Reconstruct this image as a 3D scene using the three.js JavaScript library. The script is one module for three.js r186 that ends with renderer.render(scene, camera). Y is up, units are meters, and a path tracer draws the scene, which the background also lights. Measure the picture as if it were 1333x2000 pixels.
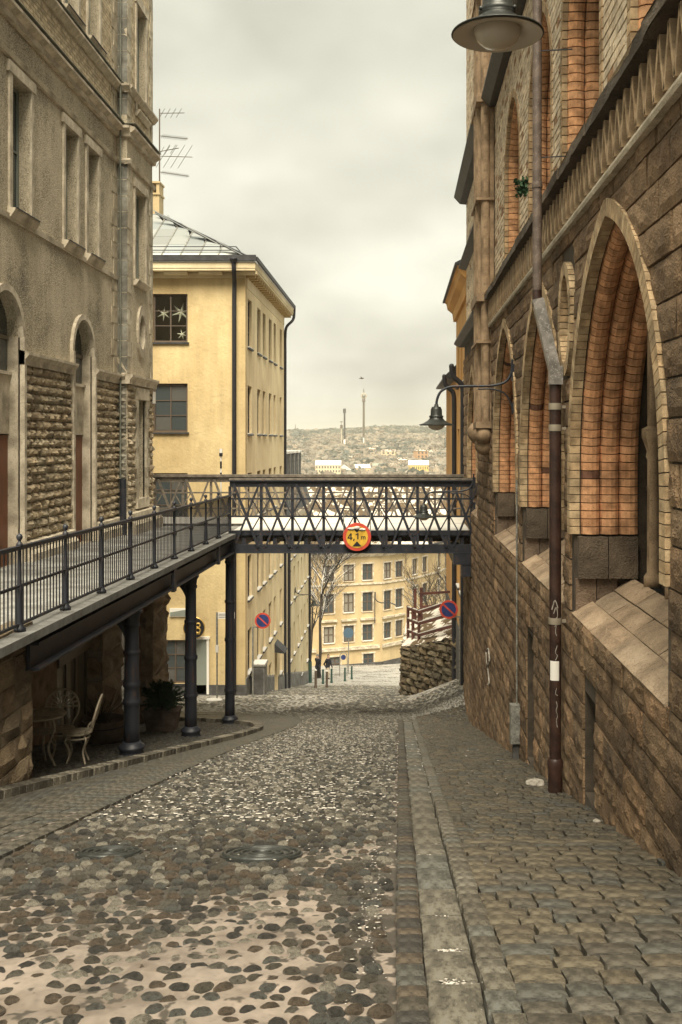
import * as THREE from 'three';
import { mergeGeometries, mergeVertices, toCreasedNormals } from 'three/addons/utils/BufferGeometryUtils.js';
import { MarchingCubes } from 'three/addons/objects/MarchingCubes.js';
import { FontLoader } from 'three/addons/loaders/FontLoader.js';
import { TextGeometry } from 'three/addons/geometries/TextGeometry.js';

// ---------------------------------------------------------------- camera, sky, sun, exposure
// The eye is the origin (y = 0 at eye height), the street runs down along -z; "d" below is metres in front of the eye (z = -d).
const scene = new THREE.Scene();
const camera = new THREE.PerspectiveCamera(2 * Math.atan(1140 / 2000) * 180 / Math.PI, 1560 / 2280, 0.1, 9000);
camera.setViewOffset(1560, 2280, 0, 280, 1333, 2000);       // a shifted lens: verticals stay vertical
camera.position.set(0, 0, 0);
const renderer = new THREE.WebGLRenderer({ antialias: true });
renderer.toneMapping = THREE.LinearToneMapping;
renderer.toneMappingExposure = 6.4;
renderer.shadowMap.enabled = true;

function rng(s) { return () => { s |= 0; s = s + 0x6D2B79F5 | 0; let t = Math.imul(s ^ s >>> 15, 1 | s); t = t + Math.imul(t ^ t >>> 7, 61 | t) ^ t; return ((t ^ t >>> 14) >>> 0) / 4294967296; }; }
const hash = (x, y, s) => { let h = Math.imul(x, 374761393) + Math.imul(y, 668265263) + Math.imul(s, 1274126177) | 0; h = Math.imul(h ^ h >>> 13, 1274126177); return ((h ^ h >>> 16) >>> 0) / 4294967296; };
const lerp = (a, b, t) => a + (b - a) * t, clamp = (x, a = 0, b = 1) => Math.min(b, Math.max(a, x)), smooth = (a, b, x) => { const t = clamp((x - a) / (b - a)); return t * t * (3 - 2 * t); };
function vnoise(x, y, s = 1, per = 0) {                      // value noise, tileable when per > 0
  const xi = Math.floor(x), yi = Math.floor(y), fx = x - xi, fy = y - yi, m = (a) => per ? ((a % per) + per) % per : a;
  const u = fx * fx * (3 - 2 * fx), v = fy * fy * (3 - 2 * fy);
  return lerp(lerp(hash(m(xi), m(yi), s), hash(m(xi + 1), m(yi), s), u), lerp(hash(m(xi), m(yi + 1), s), hash(m(xi + 1), m(yi + 1), s), u), v);
}
function fbm(x, y, s = 1, o = 4, per = 0) { let a = 0, w = 0.5, n = 0; for (let i = 0; i < o; i++) { a += w * vnoise(x, y, s + i * 17, per); n += w; w *= 0.55; x *= 2; y *= 2; per *= 2; } return a / n; }

{ // an overcast winter sky: cream near the horizon, grey-green overhead, soft cloud banks
  const W = 1024, H = 512, px = new Float32Array(W * H * 4);
  for (let j = 0; j < H; j++) for (let i = 0; i < W; i++) {
    const el = ((j + 0.5) / H - 0.5) * Math.PI, az = i / W * Math.PI * 2, up = Math.sin(el), e = Math.max(0.05, Math.abs(up));
    const cx = Math.cos(az) * Math.cos(el) / (e + 0.25), cy = Math.sin(az) * Math.cos(el) / (e + 0.25);
    const n = fbm(cx * 2.6 + 31, cy * 2.6 + 57, 5, 5), n2 = fbm(cx * 7 + 11, cy * 7 + 3, 9, 4);
    const st = fbm(Math.cos(az) * 5 + 20, el * 46 + 5 + Math.sin(az) * 2, 21, 3) * (1 - smooth(0.0, 0.22, Math.abs(up)));
    const h = smooth(0, 0.75, up), k = 0.80 + 0.46 * (n - 0.5) * 1.6 + 0.22 * (n2 - 0.5) - 0.16 * (st - 0.3) + 0.12;
    const c = [lerp(0.143, 0.118, h), lerp(0.140, 0.119, h), lerp(0.118, 0.099, h)], o = (j * W + i) * 4;
    for (let q = 0; q < 3; q++) px[o + q] = c[q] * k;
    px[o + 3] = 1;
  }
  const sky = new THREE.DataTexture(px, W, H, THREE.RGBAFormat, THREE.FloatType);
  sky.mapping = THREE.EquirectangularReflectionMapping; sky.magFilter = THREE.LinearFilter; sky.needsUpdate = true;
  scene.background = sky; scene.environment = sky;
}
const sun = new THREE.DirectionalLight(new THREE.Color(1, 0.90, 0.72), 1.5);
sun.position.set(0, 56, 16); sun.target.position.set(0, -4, -22);
sun.castShadow = true; sun.shadow.radius = 70; sun.shadow.mapSize.set(4096, 4096);
Object.assign(sun.shadow.camera, { left: -60, right: 60, top: 70, bottom: -70, near: 1, far: 260 });
scene.add(sun, sun.target);

// ---------------------------------------------------------------- textures and materials
function tex(size, fn, srgb) {
  const px = new Uint8Array(size * size * 4);
  for (let j = 0; j < size; j++) for (let i = 0; i < size; i++) { const c = fn(i / size, j / size, i, j), o = (j * size + i) * 4; px[o] = clamp(c[0]) * 255; px[o + 1] = clamp(c[1]) * 255; px[o + 2] = clamp(c[2]) * 255; px[o + 3] = 255; }
  const t = new THREE.DataTexture(px, size, size); t.wrapS = t.wrapT = THREE.RepeatWrapping; t.magFilter = THREE.LinearFilter; t.minFilter = THREE.LinearMipmapLinearFilter; t.generateMipmaps = true;
  if (srgb) t.colorSpace = THREE.SRGBColorSpace; t.needsUpdate = true; return t;
}
const rep = (t, s) => { const c = t.clone(); c.repeat.set(s, s); c.needsUpdate = true; return c; };
// stone: blotches, grain and dark pits; one tile is meant for 1.6 m
const stoneC = tex(512, (u, v, i, j) => { const a = fbm(u * 6, v * 6, 3, 5, 6), b = vnoise(i / 2, j / 2, 7, 256), p = vnoise(u * 90, v * 90, 12, 90); const k = 0.86 + 0.34 * (a - 0.5) * 1.8 + 0.16 * (b - 0.5) - (p > 0.86 ? 0.16 : 0); return [k, k * lerp(0.97, 1.0, a), k * lerp(0.93, 1, a)]; }, true);
const stoneB = tex(512, (u, v, i, j) => { const a = fbm(u * 14, v * 14, 33, 5, 14), b = vnoise(i / 3, j / 3, 8, 170); const k = a * 0.75 + b * 0.25; return [k, k, k]; });
// roughcast: coarse speckle thrown on a wall
const castC = tex(1024, (u, v, i, j) => { const a = fbm(u * 5, v * 5, 41, 5, 5), s = fbm(u * 34, v * 3, 45, 3, 34), b = vnoise(u * 330, v * 330, 43, 330), c = vnoise(i, j, 47, 1024); const k = 0.90 + 0.6 * (a - 0.5) + 0.16 * (s - 0.5) + 0.5 * (b - 0.5) + 0.25 * (c - 0.5); return [k, k, k * 0.98]; }, true);
const castB = tex(512, (u, v) => { const k = 0.6 * vnoise(u * 96, v * 96, 43, 96) + 0.4 * vnoise(u * 200, v * 200, 47, 200); return [k, k, k]; });
// limewash: big soft mottling, faint runs and small chips
const washC = tex(512, (u, v, i, j) => { const a = fbm(u * 3, v * 3, 61, 5, 3), r = fbm(u * 28, v * 3, 63, 3, 28), b = vnoise(i / 2, j / 2, 67, 256), p = fbm(u * 18, v * 18, 69, 4, 18); const k = 0.93 + 0.26 * (a - 0.5) + 0.12 * (r - 0.5) + 0.05 * (b - 0.5) - (p > 0.74 ? 0.04 : 0); return [k, k * lerp(0.95, 1.01, a), k * lerp(0.88, 1.02, a)]; }, true);
const washB = tex(256, (u, v) => { const k = fbm(u * 20, v * 20, 71, 4, 20); return [k, k, k]; });
// paint on iron: small chips and dust
const ironC = tex(256, (u, v) => { const a = fbm(u * 8, v * 8, 81, 4, 8), b = fbm(u * 40, v * 40, 83, 2, 40); const k = 0.78 + 0.5 * (a - 0.5) + (b > 0.72 ? 0.25 : 0); return [k, k * 0.98, k * 0.97]; }, true);
// thin snow with earth and dead grass showing through
const patchC = tex(512, (u, v, i, j) => { const a = fbm(u * 7, v * 7, 181, 5, 7), b = vnoise(i / 2, j / 2, 187, 256); return a + (b - 0.5) * 0.16 > 0.5 ? [0.80 + 0.1 * b, 0.78 + 0.1 * b, 0.74 + 0.1 * b] : [0.36 + 0.2 * (b - 0.5), 0.30 + 0.2 * (b - 0.5), 0.22 + 0.2 * (b - 0.5)]; }, true);
// painted iron: dark blue-black paint, dust, rust breaking through
const ironP = tex(512, (u, v, i, j) => { const a = fbm(u * 7, v * 7, 85, 4, 7), b = fbm(u * 34, v * 34, 87, 4, 34), d = vnoise(i / 2, j / 2, 89, 256), rust = clamp((b - 0.60) * 9) * clamp((a - 0.42) * 6), k = 1 + 0.5 * (a - 0.5) + 0.25 * (d - 0.5); return [lerp(0.15 * k, 0.30, rust), lerp(0.163 * k, 0.20, rust), lerp(0.195 * k, 0.15, rust)]; }, true);
const M = {};
const rgb = (r, g, b) => new THREE.Color().setRGB(r, g, b);
const std = (o) => new THREE.MeshStandardMaterial(o);
M.stone = std({ color: 0xffffff, vertexColors: true, map: rep(stoneC, 0.62), bumpMap: rep(stoneB, 0.62), bumpScale: 0.028, roughness: 0.93 });
M.brick = std({ color: 0xffffff, vertexColors: true, map: rep(stoneC, 1.7), bumpMap: rep(stoneB, 1.7), bumpScale: 0.006, roughness: 0.9 });
M.cast = std({ color: rgb(0.62, 0.54, 0.41), map: rep(castC, 0.21), bumpMap: rep(castB, 0.8), bumpScale: 0.02, roughness: 0.96 });
M.trim = std({ color: rgb(0.64, 0.58, 0.465), map: rep(stoneC, 0.7), bumpMap: rep(stoneB, 0.7), bumpScale: 0.008, roughness: 0.9 });
M.trimGreen = std({ color: rgb(0.20, 0.215, 0.18), map: rep(stoneC, 0.8), roughness: 0.8 });
M.mortarDark = std({ color: rgb(0.085, 0.068, 0.05), map: rep(stoneC, 0.9), bumpMap: rep(stoneB, 0.9), bumpScale: 0.01, roughness: 1 });
M.brownStone = std({ color: rgb(0.36, 0.26, 0.165), map: rep(stoneC, 0.9), roughness: 0.9 });
M.mortarLight = std({ color: rgb(0.13, 0.10, 0.07), map: rep(stoneC, 0.9), roughness: 1 });
M.yellow = std({ color: rgb(0.61, 0.495, 0.28), map: rep(washC, 0.19), bumpMap: rep(washB, 0.6), bumpScale: 0.01, roughness: 0.95 });
M.cream = std({ color: rgb(0.86, 0.745, 0.50), map: rep(washC, 0.17), bumpMap: rep(washB, 0.6), bumpScale: 0.01, roughness: 0.95 });  // side wall: the yellow paint made paler, brighter light put into its colour
M.paleWall = std({ color: rgb(0.74, 0.66, 0.46), map: rep(washC, 0.15), roughness: 0.95 });
M.tan = std({ color: rgb(0.53, 0.43, 0.26), map: rep(washC, 0.1), roughness: 0.95 });
M.orangeWall = std({ color: rgb(0.62, 0.36, 0.13), map: rep(washC, 0.2), roughness: 0.95 });
M.plinth = std({ color: rgb(0.10, 0.10, 0.10), map: rep(stoneC, 0.6), roughness: 0.9 });
M.plinthGrey = std({ color: rgb(0.20, 0.205, 0.20), map: rep(stoneC, 0.6), roughness: 0.9 });
M.iron = std({ map: rep(ironP, 0.8), roughness: 0.52, metalness: 0.1 });
// paler grey-brown iron for the far truss and the rail caps of the bridge
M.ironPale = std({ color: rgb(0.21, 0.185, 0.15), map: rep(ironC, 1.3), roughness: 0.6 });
M.lampMetal = std({ color: rgb(0.055, 0.062, 0.058), map: rep(ironC, 3), roughness: 0.42, metalness: 0.35 });
M.enamel = std({ color: rgb(0.42, 0.38, 0.31), roughness: 0.4 });
M.brownPipe = std({ color: rgb(0.060, 0.030, 0.022), map: rep(ironC, 2), roughness: 0.45, metalness: 0.1 });
M.greyPipe = std({ color: rgb(0.21, 0.165, 0.135), map: rep(ironC, 2), roughness: 0.5 });
M.zinc = std({ color: rgb(0.42, 0.41, 0.39), map: rep(ironC, 2), roughness: 0.45, metalness: 0.35 });
M.band = std({ color: rgb(0.30, 0.26, 0.20), roughness: 0.5, metalness: 0.3 });
M.roofSnow = std({ map: rep(patchC, 0.07), color: rgb(0.80, 0.78, 0.74), roughness: 0.95 });
M.snow = std({ color: rgb(0.62, 0.605, 0.565), bumpMap: rep(washB, 1.2), bumpScale: 0.02, roughness: 0.9 });
M.copper = std({ color: rgb(0.30, 0.355, 0.31), map: rep(washC, 0.45), roughness: 0.55, metalness: 0.1 });
M.darkRoof = std({ color: rgb(0.045, 0.048, 0.055), map: rep(ironC, 0.6), roughness: 0.6 });
M.glass = new THREE.MeshPhysicalMaterial({ color: rgb(0.045, 0.055, 0.058), roughness: 0.06, metalness: 0, ior: 1.6, specularIntensity: 1 });
M.clear = new THREE.MeshPhysicalMaterial({ color: rgb(0.95, 0.97, 0.95), roughness: 0.02, transmission: 1, thickness: 0, ior: 1.5 });
M.lampGlass = new THREE.MeshPhysicalMaterial({ color: rgb(0.62, 0.56, 0.46), roughness: 0.25, transmission: 0.35, thickness: 0, ior: 1.5 });
M.frameDark = std({ color: rgb(0.085, 0.062, 0.045), roughness: 0.6 });
M.frameOlive = std({ color: rgb(0.135, 0.115, 0.082), roughness: 0.6 });
M.frameGreen = std({ color: rgb(0.20, 0.22, 0.19), roughness: 0.65 });
M.wood = std({ color: rgb(0.20, 0.075, 0.035), map: rep(washC, 0.9), roughness: 0.55 });
M.planterWood = std({ color: rgb(0.17, 0.13, 0.105), map: rep(stoneC, 1.1), roughness: 0.8 });
M.whiteIron = std({ color: rgb(0.62, 0.55, 0.42), map: rep(ironC, 3), roughness: 0.55 });
M.redWood = std({ color: rgb(0.115, 0.042, 0.032), map: rep(stoneC, 0.9), roughness: 0.75 });
M.bark = std({ color: rgb(0.075, 0.062, 0.050), map: rep(stoneC, 1.2), roughness: 0.95 });
M.redPaint = std({ color: rgb(0.62, 0.085, 0.055), map: rep(washC, 3), roughness: 0.45 });
M.bluePaint = std({ color: rgb(0.030, 0.052, 0.20), map: rep(washC, 3), roughness: 0.45 });
M.yellowPaint = std({ color: rgb(0.72, 0.46, 0.055), map: rep(washC, 3), roughness: 0.45 });
M.black = std({ color: rgb(0.012, 0.012, 0.016), roughness: 0.5 });
M.white = std({ color: rgb(0.72, 0.70, 0.65), roughness: 0.6 });
M.gold = std({ color: rgb(0.62, 0.42, 0.12), roughness: 0.35, metalness: 0.7 });
M.galv = std({ color: rgb(0.36, 0.37, 0.34), map: rep(ironC, 3), roughness: 0.5, metalness: 0.3 });
M.greenPaint = std({ color: rgb(0.022, 0.060, 0.048), roughness: 0.5 });
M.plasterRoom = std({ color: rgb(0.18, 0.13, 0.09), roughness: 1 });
M.paper = new THREE.MeshPhysicalMaterial({ color: rgb(0.80, 0.76, 0.64), roughness: 0.9, transmission: 0.3, thickness: 0 });
M.faded = std({ color: rgb(0.40, 0.38, 0.34), map: rep(stoneC, 4), roughness: 0.9 });
M.glassCurtain = new THREE.MeshPhysicalMaterial({ color: rgb(0.20, 0.185, 0.15), roughness: 0.08, ior: 1.6 });
M.glassDim = new THREE.MeshPhysicalMaterial({ color: rgb(0.085, 0.085, 0.08), roughness: 0.06, ior: 1.6 });
M.vc = std({ color: 0xffffff, vertexColors: true, roughness: 0.9 });

// ---------------------------------------------------------------- modelling helpers
const V = (x, y, z) => new THREE.Vector3(x, y, z);
function paint(g, c) { const n = g.attributes.position.count, a = new Float32Array(n * 3); for (let i = 0; i < n; i++) { a[i * 3] = c[0]; a[i * 3 + 1] = c[1]; a[i * 3 + 2] = c[2]; } g.setAttribute('color', new THREE.BufferAttribute(a, 3)); return g; }
function boxUV(g) {                                         // uv in metres, projected along the main direction of each face
  if (g.index) g = g.toNonIndexed();
  const p = g.attributes.position, uv = new Float32Array(p.count * 2), a = V(), b = V(), c = V();
  for (let i = 0; i < p.count; i += 3) {
    a.fromBufferAttribute(p, i); b.fromBufferAttribute(p, i + 1).sub(a); c.fromBufferAttribute(p, i + 2).sub(a); b.cross(c);
    const x = Math.abs(b.x), y = Math.abs(b.y), z = Math.abs(b.z);
    for (let k = 0; k < 3; k++) { const X = p.getX(i + k), Y = p.getY(i + k), Z = p.getZ(i + k), o = (i + k) * 2; if (x >= y && x >= z) { uv[o] = Z; uv[o + 1] = Y; } else if (y >= z) { uv[o] = X; uv[o + 1] = Z; } else { uv[o] = X; uv[o + 1] = Y; } }
  }
  g.setAttribute('uv', new THREE.BufferAttribute(uv, 2)); return g;
}
function merge(list) {
  const L = list.flat(Infinity).filter(Boolean).map((g) => { let q = g.index ? g.toNonIndexed() : g; if (!q.attributes.normal) q.computeVertexNormals(); return q; });
  const col = L.some((g) => g.attributes.color);
  for (const g of L) { for (const k of Object.keys(g.attributes)) if (!['position', 'normal', 'uv', 'color'].includes(k)) g.deleteAttribute(k); if (!g.attributes.uv) g.setAttribute('uv', new THREE.BufferAttribute(new Float32Array(g.attributes.position.count * 2), 2)); if (col && !g.attributes.color) paint(g, [1, 1, 1]); if (!col && g.attributes.color) g.deleteAttribute('color'); }
  return L.length === 1 ? L[0] : mergeGeometries(L);
}
const taken = {};
const numbered = (n) => { taken[n] = (taken[n] ?? -1) + 1; return taken[n] ? n + '_' + String(taken[n]).padStart(3, '0') : n; };
function obj(name, geoms, mat, parent = scene, uv = true) {
  let g = merge([geoms]); if (uv) g = boxUV(g);
  const m = new THREE.Mesh(g, mat); m.name = parent === scene ? numbered(name) : name; m.castShadow = m.receiveShadow = true; parent.add(m); return m;
}
function tag(o, label, category, group, kind) { o.userData.label = label; o.userData.category = category; if (group) o.userData.group = group; if (kind) o.userData.kind = kind; return o; }
function thing(name, label, category, group) { const o = new THREE.Group(); o.name = numbered(name); scene.add(o); return tag(o, label, category, group); }
function structure(o) { o.userData.kind = 'structure'; return o; }
function rebase(o, x, y, z) { o.position.set(x, y, z); for (const c of o.children) c.position.sub(o.position); return o; }   // the group's own point at the thing's base
function sub(name, parent) { const o = new THREE.Group(); o.name = name; parent.add(o); return o; }
function bx(x0, x1, y0, y1, d0, d1) { const g = new THREE.BoxGeometry(Math.abs(x1 - x0), Math.abs(y1 - y0), Math.abs(d1 - d0)); g.translate((x0 + x1) / 2, (y0 + y1) / 2, -(d0 + d1) / 2); return g; }
function bar(a, b, w, h = w, up = V(0, 1, 0)) {             // a rectangular bar from a to b, w across and h along "up"
  const L = a.distanceTo(b), z = b.clone().sub(a).normalize(), x = up.clone().cross(z).normalize(), y = z.clone().cross(x);
  const g = new THREE.BoxGeometry(w, h, L); g.applyMatrix4(new THREE.Matrix4().makeBasis(x, y, z).setPosition(a.clone().add(b).multiplyScalar(0.5))); return g;
}
function rod(a, b, r0, r1 = r0, seg = 8) {
  const L = a.distanceTo(b), g = new THREE.CylinderGeometry(r1, r0, L, seg, 1); g.translate(0, L / 2, 0);
  g.applyQuaternion(new THREE.Quaternion().setFromUnitVectors(V(0, 1, 0), b.clone().sub(a).normalize())); g.translate(a.x, a.y, a.z); return g;
}
const tube = (pts, r, n = 24, seg = 8) => new THREE.TubeGeometry(new THREE.CatmullRomCurve3(pts.map((p) => V(...p))), n, r, seg, false);
function tubeEnds(pts, r, n = 24, seg = 8) { const a = V(...pts[0]), b = V(...pts[pts.length - 1]); const s = [new THREE.SphereGeometry(r, seg, 4), new THREE.SphereGeometry(r, seg, 4)]; s[0].translate(a.x, a.y, a.z); s[1].translate(b.x, b.y, b.z); return [tube(pts, r, n, seg), ...s]; }
function lathe(pts, x, y, z, seg = 20) { const g = new THREE.LatheGeometry(pts.map((p) => new THREE.Vector2(p[0], p[1])), seg); g.translate(x, y, z); return g; }
// a block whose front is a slightly uneven quad: c = [uL0,uR0,uL1,uR1,v0,v1], back at w0, face at w1, map(u,v,w) -> world, out = outward direction
function block(c, w0, w1, map, out, o = {}) {
  const { nu = 3, nv = 2, rough = 0, bevel = 0.008, r = Math.random } = o, P = [], q = (i, j) => { const t = j / nv, uL = lerp(c[0], c[2], t), uR = lerp(c[1], c[3], t); return [lerp(uL, uR, i / nu), lerp(c[4], c[5], t)]; };
  const G = [];
  for (let j = 0; j <= nv; j++) for (let i = 0; i <= nu; i++) { const [u, v] = q(i, j), e = i === 0 || j === 0 || i === nu || j === nv; const jit = e ? 0 : (r() - 0.5) * 0.25; G.push(map(u + jit * (c[1] - c[0]) / nu, v + jit * (c[5] - c[4]) / nv, e ? w1 - bevel * (o.even ? 1 : 1 + r()) : w1 + rough * (r() - 0.25))); }
  const id = (i, j) => j * (nu + 1) + i, tri = (a, b, d) => P.push(...a, ...b, ...d);
  for (let j = 0; j < nv; j++) for (let i = 0; i < nu; i++) { const a = G[id(i, j)], b = G[id(i + 1, j)], d = G[id(i + 1, j + 1)], e = G[id(i, j + 1)]; if ((i + j) % 2) { tri(a, b, d); tri(a, d, e); } else { tri(a, b, e); tri(b, d, e); } }
  const k = [map(c[0], c[4], w0), map(c[1], c[4], w0), map(c[3], c[5], w0), map(c[2], c[5], w0)], f = [G[id(0, 0)], G[id(nu, 0)], G[id(nu, nv)], G[id(0, nv)]];
  for (let i = 0; i < 4; i++) { const n = (i + 1) % 4; tri(k[i], k[n], f[n]); tri(k[i], f[n], f[i]); }
  const a = V(...P.slice(0, 3)), b = V(...P.slice(3, 6)).sub(a), d = V(...P.slice(6, 9)).sub(a);
  if (b.cross(d).dot(out) < 0) for (let i = 0; i < P.length; i += 9) for (let t = 0; t < 3; t++) { const s = P[i + 3 + t]; P[i + 3 + t] = P[i + 6 + t]; P[i + 6 + t] = s; }
  const g = new THREE.BufferGeometry(); g.setAttribute('position', new THREE.Float32BufferAttribute(P, 3)); g.computeVertexNormals(); return boxUV(o.crease ? toCreasedNormals(g, o.crease) : g);
}
function seenSize(p, s) { const d = -p.z; if (d < 0.5) return 0; const x = 780 + 2000 * p.x / d, y = 860 - 2000 * p.y / d; return s / d * (x > -15 && x < 1348 && y > -15 && y < 2015 ? 1 : 0.02); }
// pieces that can be told apart: the largest in view as parts of their own, the rest joined
function pieces(parent, name, rest, geoms, mat, max = 300) {
  const L = geoms.map((g) => { g.computeBoundingBox(); const c = g.boundingBox.getCenter(V()), s = g.boundingBox.getSize(V()).length(); return [seenSize(c, s), g]; }).sort((a, b) => b[0] - a[0]);
  for (const [, g] of L.slice(0, max)) { const m = new THREE.Mesh(g, mat); m.name = name; m.castShadow = m.receiveShadow = true; parent.add(m); }
  if (L.length > max) { const m = obj(rest, L.slice(max).map((x) => x[1]), mat, parent, false); m.userData.kind = 'stuff'; }
}
// many small stones: items {p, e (Euler), s (Vector3), t (tone), v (variant)}
const _m = new THREE.Matrix4(), _q = new THREE.Quaternion();
function scatter(parent, name, rest, items, geoms, tones, base, max = 300) {
  const mats = tones.map((c) => { const m = base.clone(); m.color.setRGB(...c); return m; });
  const L = items.map((i) => [seenSize(i.p, Math.max(i.s.x, i.s.z)), i]).sort((a, b) => b[0] - a[0]).map((x) => x[1]);
  for (const i of L.slice(0, max)) { const m = new THREE.Mesh(geoms[i.v], mats[i.t]); m.name = name; m.position.copy(i.p); m.rotation.copy(i.e); m.scale.copy(i.s); m.castShadow = m.receiveShadow = true; parent.add(m); }
  geoms.forEach((g, v) => {
    const K = L.slice(max).filter((i) => i.v === v); if (!K.length) return;
    const im = new THREE.InstancedMesh(g, base, K.length); im.name = rest; im.userData.kind = 'stuff'; im.castShadow = im.receiveShadow = true;
    K.forEach((i, k) => { im.setMatrixAt(k, _m.compose(i.p, _q.setFromEuler(i.e), i.s)); im.setColorAt(k, new THREE.Color().setRGB(...tones[i.t])); }); parent.add(im);
  });
}
const vary = (c, r, a = 0.2) => { const k = 1 + (r() - 0.5) * 2 * a, h = (r() - 0.5) * a * 0.35; return [c[0] * k * (1 + h), c[1] * k, c[2] * k * (1 - h)]; };
function stain(g, s = 1) {                                   // soot runs and damp blotches: each vertex tinted by where it lies on the wall
  const p = g.attributes.position, c = g.attributes.color;
  for (let i = 0; i < p.count; i++) { const u = p.getZ(i), y = p.getY(i), run = fbm(u * 3.1 + 60, y * 0.35 + 30, 211, 3), bl = fbm(u * 0.7 + 90, y * 0.8 + 50, 223, 4); const k = (1 + s * (0.9 * (run - 0.5) + 0.9 * (bl - 0.5))) * (run > 0.66 ? 0.72 : 1); c.setXYZ(i, c.getX(i) * k, c.getY(i) * k * (1 + 0.08 * (bl - 0.5)), c.getZ(i) * k * (1 + 0.2 * (bl - 0.5))); }
  return g;
}
// ---- walls with openings: a wall runs from A=[x,d] to B=[x,d], u metres along it, its face turned to the left of the way back
class Wall {
  constructor(A, B) { this.A = A; this.L = Math.hypot(B[0] - A[0], B[1] - A[1]); this.th = Math.atan2(B[1] - A[1], B[0] - A[0]); this.m = new THREE.Matrix4().makeRotationY(this.th).setPosition(A[0], 0, -A[1]); this.out = V(Math.sin(this.th), 0, Math.cos(this.th)); }
  map = (u, v, w) => { const p = V(u, v, w).applyMatrix4(this.m); return [p.x, p.y, p.z]; };
  box(u0, u1, v0, v1, w0, w1) { const g = new THREE.BoxGeometry(u1 - u0, v1 - v0, w1 - w0); g.translate((u0 + u1) / 2, (v0 + v1) / 2, (w0 + w1) / 2); return g.applyMatrix4(this.m); }
  panel(u0, u1, v0, v1, holes, thick) {
    const s = new THREE.Shape([[u0, v0], [u1, v0], [u1, v1], [u0, v1]].map((p) => new THREE.Vector2(...p)));
    for (const h of holes) s.holes.push(new THREE.Path(h.map((p) => new THREE.Vector2(...p))));
    const g = new THREE.ExtrudeGeometry(s, { depth: thick, bevelEnabled: false, curveSegments: 1 }); g.translate(0, 0, -thick); return g.applyMatrix4(this.m);
  }
  profile(u0, u1, pts, geo = []) { // a moulding: pts = [w, v] outline swept along u
    const s = new THREE.Shape(pts.map((p) => new THREE.Vector2(...p))), g = new THREE.ExtrudeGeometry(s, { depth: u1 - u0, bevelEnabled: false, curveSegments: 1 });
    g.applyMatrix4(new THREE.Matrix4().makeBasis(V(0, 0, 1), V(0, 1, 0), V(1, 0, 0))); const i = g.index; // (w,v,u) -> (u,v,w); mirrored, so turn the faces round
    const p = g.attributes.position, n = g.attributes.normal;
    for (let t = 0; t < p.count; t += 3) for (const a of [p, n]) for (let k = 0; k < 3; k++) { const q = a.array[(t + 1) * 3 + k]; a.array[(t + 1) * 3 + k] = a.array[(t + 2) * 3 + k]; a.array[(t + 2) * 3 + k] = q; }
    g.translate(u0, 0, 0); return g.applyMatrix4(this.m);
  }
}
const rectHole = (u0, u1, v0, v1) => [[u0, v0], [u0, v1], [u1, v1], [u1, v0]];
// a casement window in the opening u0..u1, v0..v1 of a wall: frame, glazing bars, panes and sill
function windowIn(parent, w, u0, u1, v0, v1, o = {}) {
  const { cols = 2, rows = 3, depth = 0.12, fw = 0.07, bw = 0.035, mat = M.frameOlive, pane = M.glass, each = false, sill = null, snow = false, label, ledge = 0.06 } = o;
  const hp = hash(Math.round(u0 * 97), Math.round(v0 * 89), 3), glass = pane === M.glass ? (hp < 0.22 ? M.glassCurtain : hp < 0.5 ? M.glassDim : M.glass) : pane;
  const t = sub('window', parent); if (label) t.userData.label = label;
  const z0 = -depth - 0.05, z1 = -depth, F = [w.box(u0, u0 + fw, v0, v1, z0, z1), w.box(u1 - fw, u1, v0, v1, z0, z1), w.box(u0 + fw, u1 - fw, v0, v0 + fw, z0, z1), w.box(u0 + fw, u1 - fw, v1 - fw, v1, z0, z1)];
  const iu0 = u0 + fw, iu1 = u1 - fw, iv0 = v0 + fw, iv1 = v1 - fw, cell = (iu1 - iu0) / cols, row = (iv1 - iv0) / rows;
  for (let i = 1; i < cols; i++) { const b = cols === 2 || i % 2 === 0 ? bw * 1.5 : bw; F.push(w.box(iu0 + i * cell - b / 2, iu0 + i * cell + b / 2, iv0, iv1, z0 + 0.003, z1 + 0.003)); }
  for (let j = 1; j < rows; j++) F.push(w.box(iu0, iu1, iv0 + j * row - bw / 2, iv0 + j * row + bw / 2, z0 + 0.008, z1 - 0.006));
  obj('frame', F, mat, t);
  if (each) for (let i = 0; i < cols; i++) for (let j = 0; j < rows; j++) obj('pane', w.box(iu0 + i * cell + 0.012, iu0 + (i + 1) * cell - 0.012, iv0 + j * row + 0.012, iv0 + (j + 1) * row - 0.012, z0 + 0.012, z0 + 0.018), pane === M.glass && (i + j) % 3 === 0 ? M.glassDim : pane, t);
  else obj('pane', w.box(iu0, iu1, iv0, iv1, z0 + 0.012, z0 + 0.018), glass, t);
  if (sill) { obj('sill', w.box(u0 - ledge, u1 + ledge, v0 - 0.07, v0 - 0.004, -depth, 0.08), sill, t); if (snow) obj('snow', w.box(u0 - 0.02, u1 + 0.02, v0 - 0.004, v0 + 0.035, -depth + 0.01, 0.07), M.snow, t); }
  return t;
}

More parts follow.
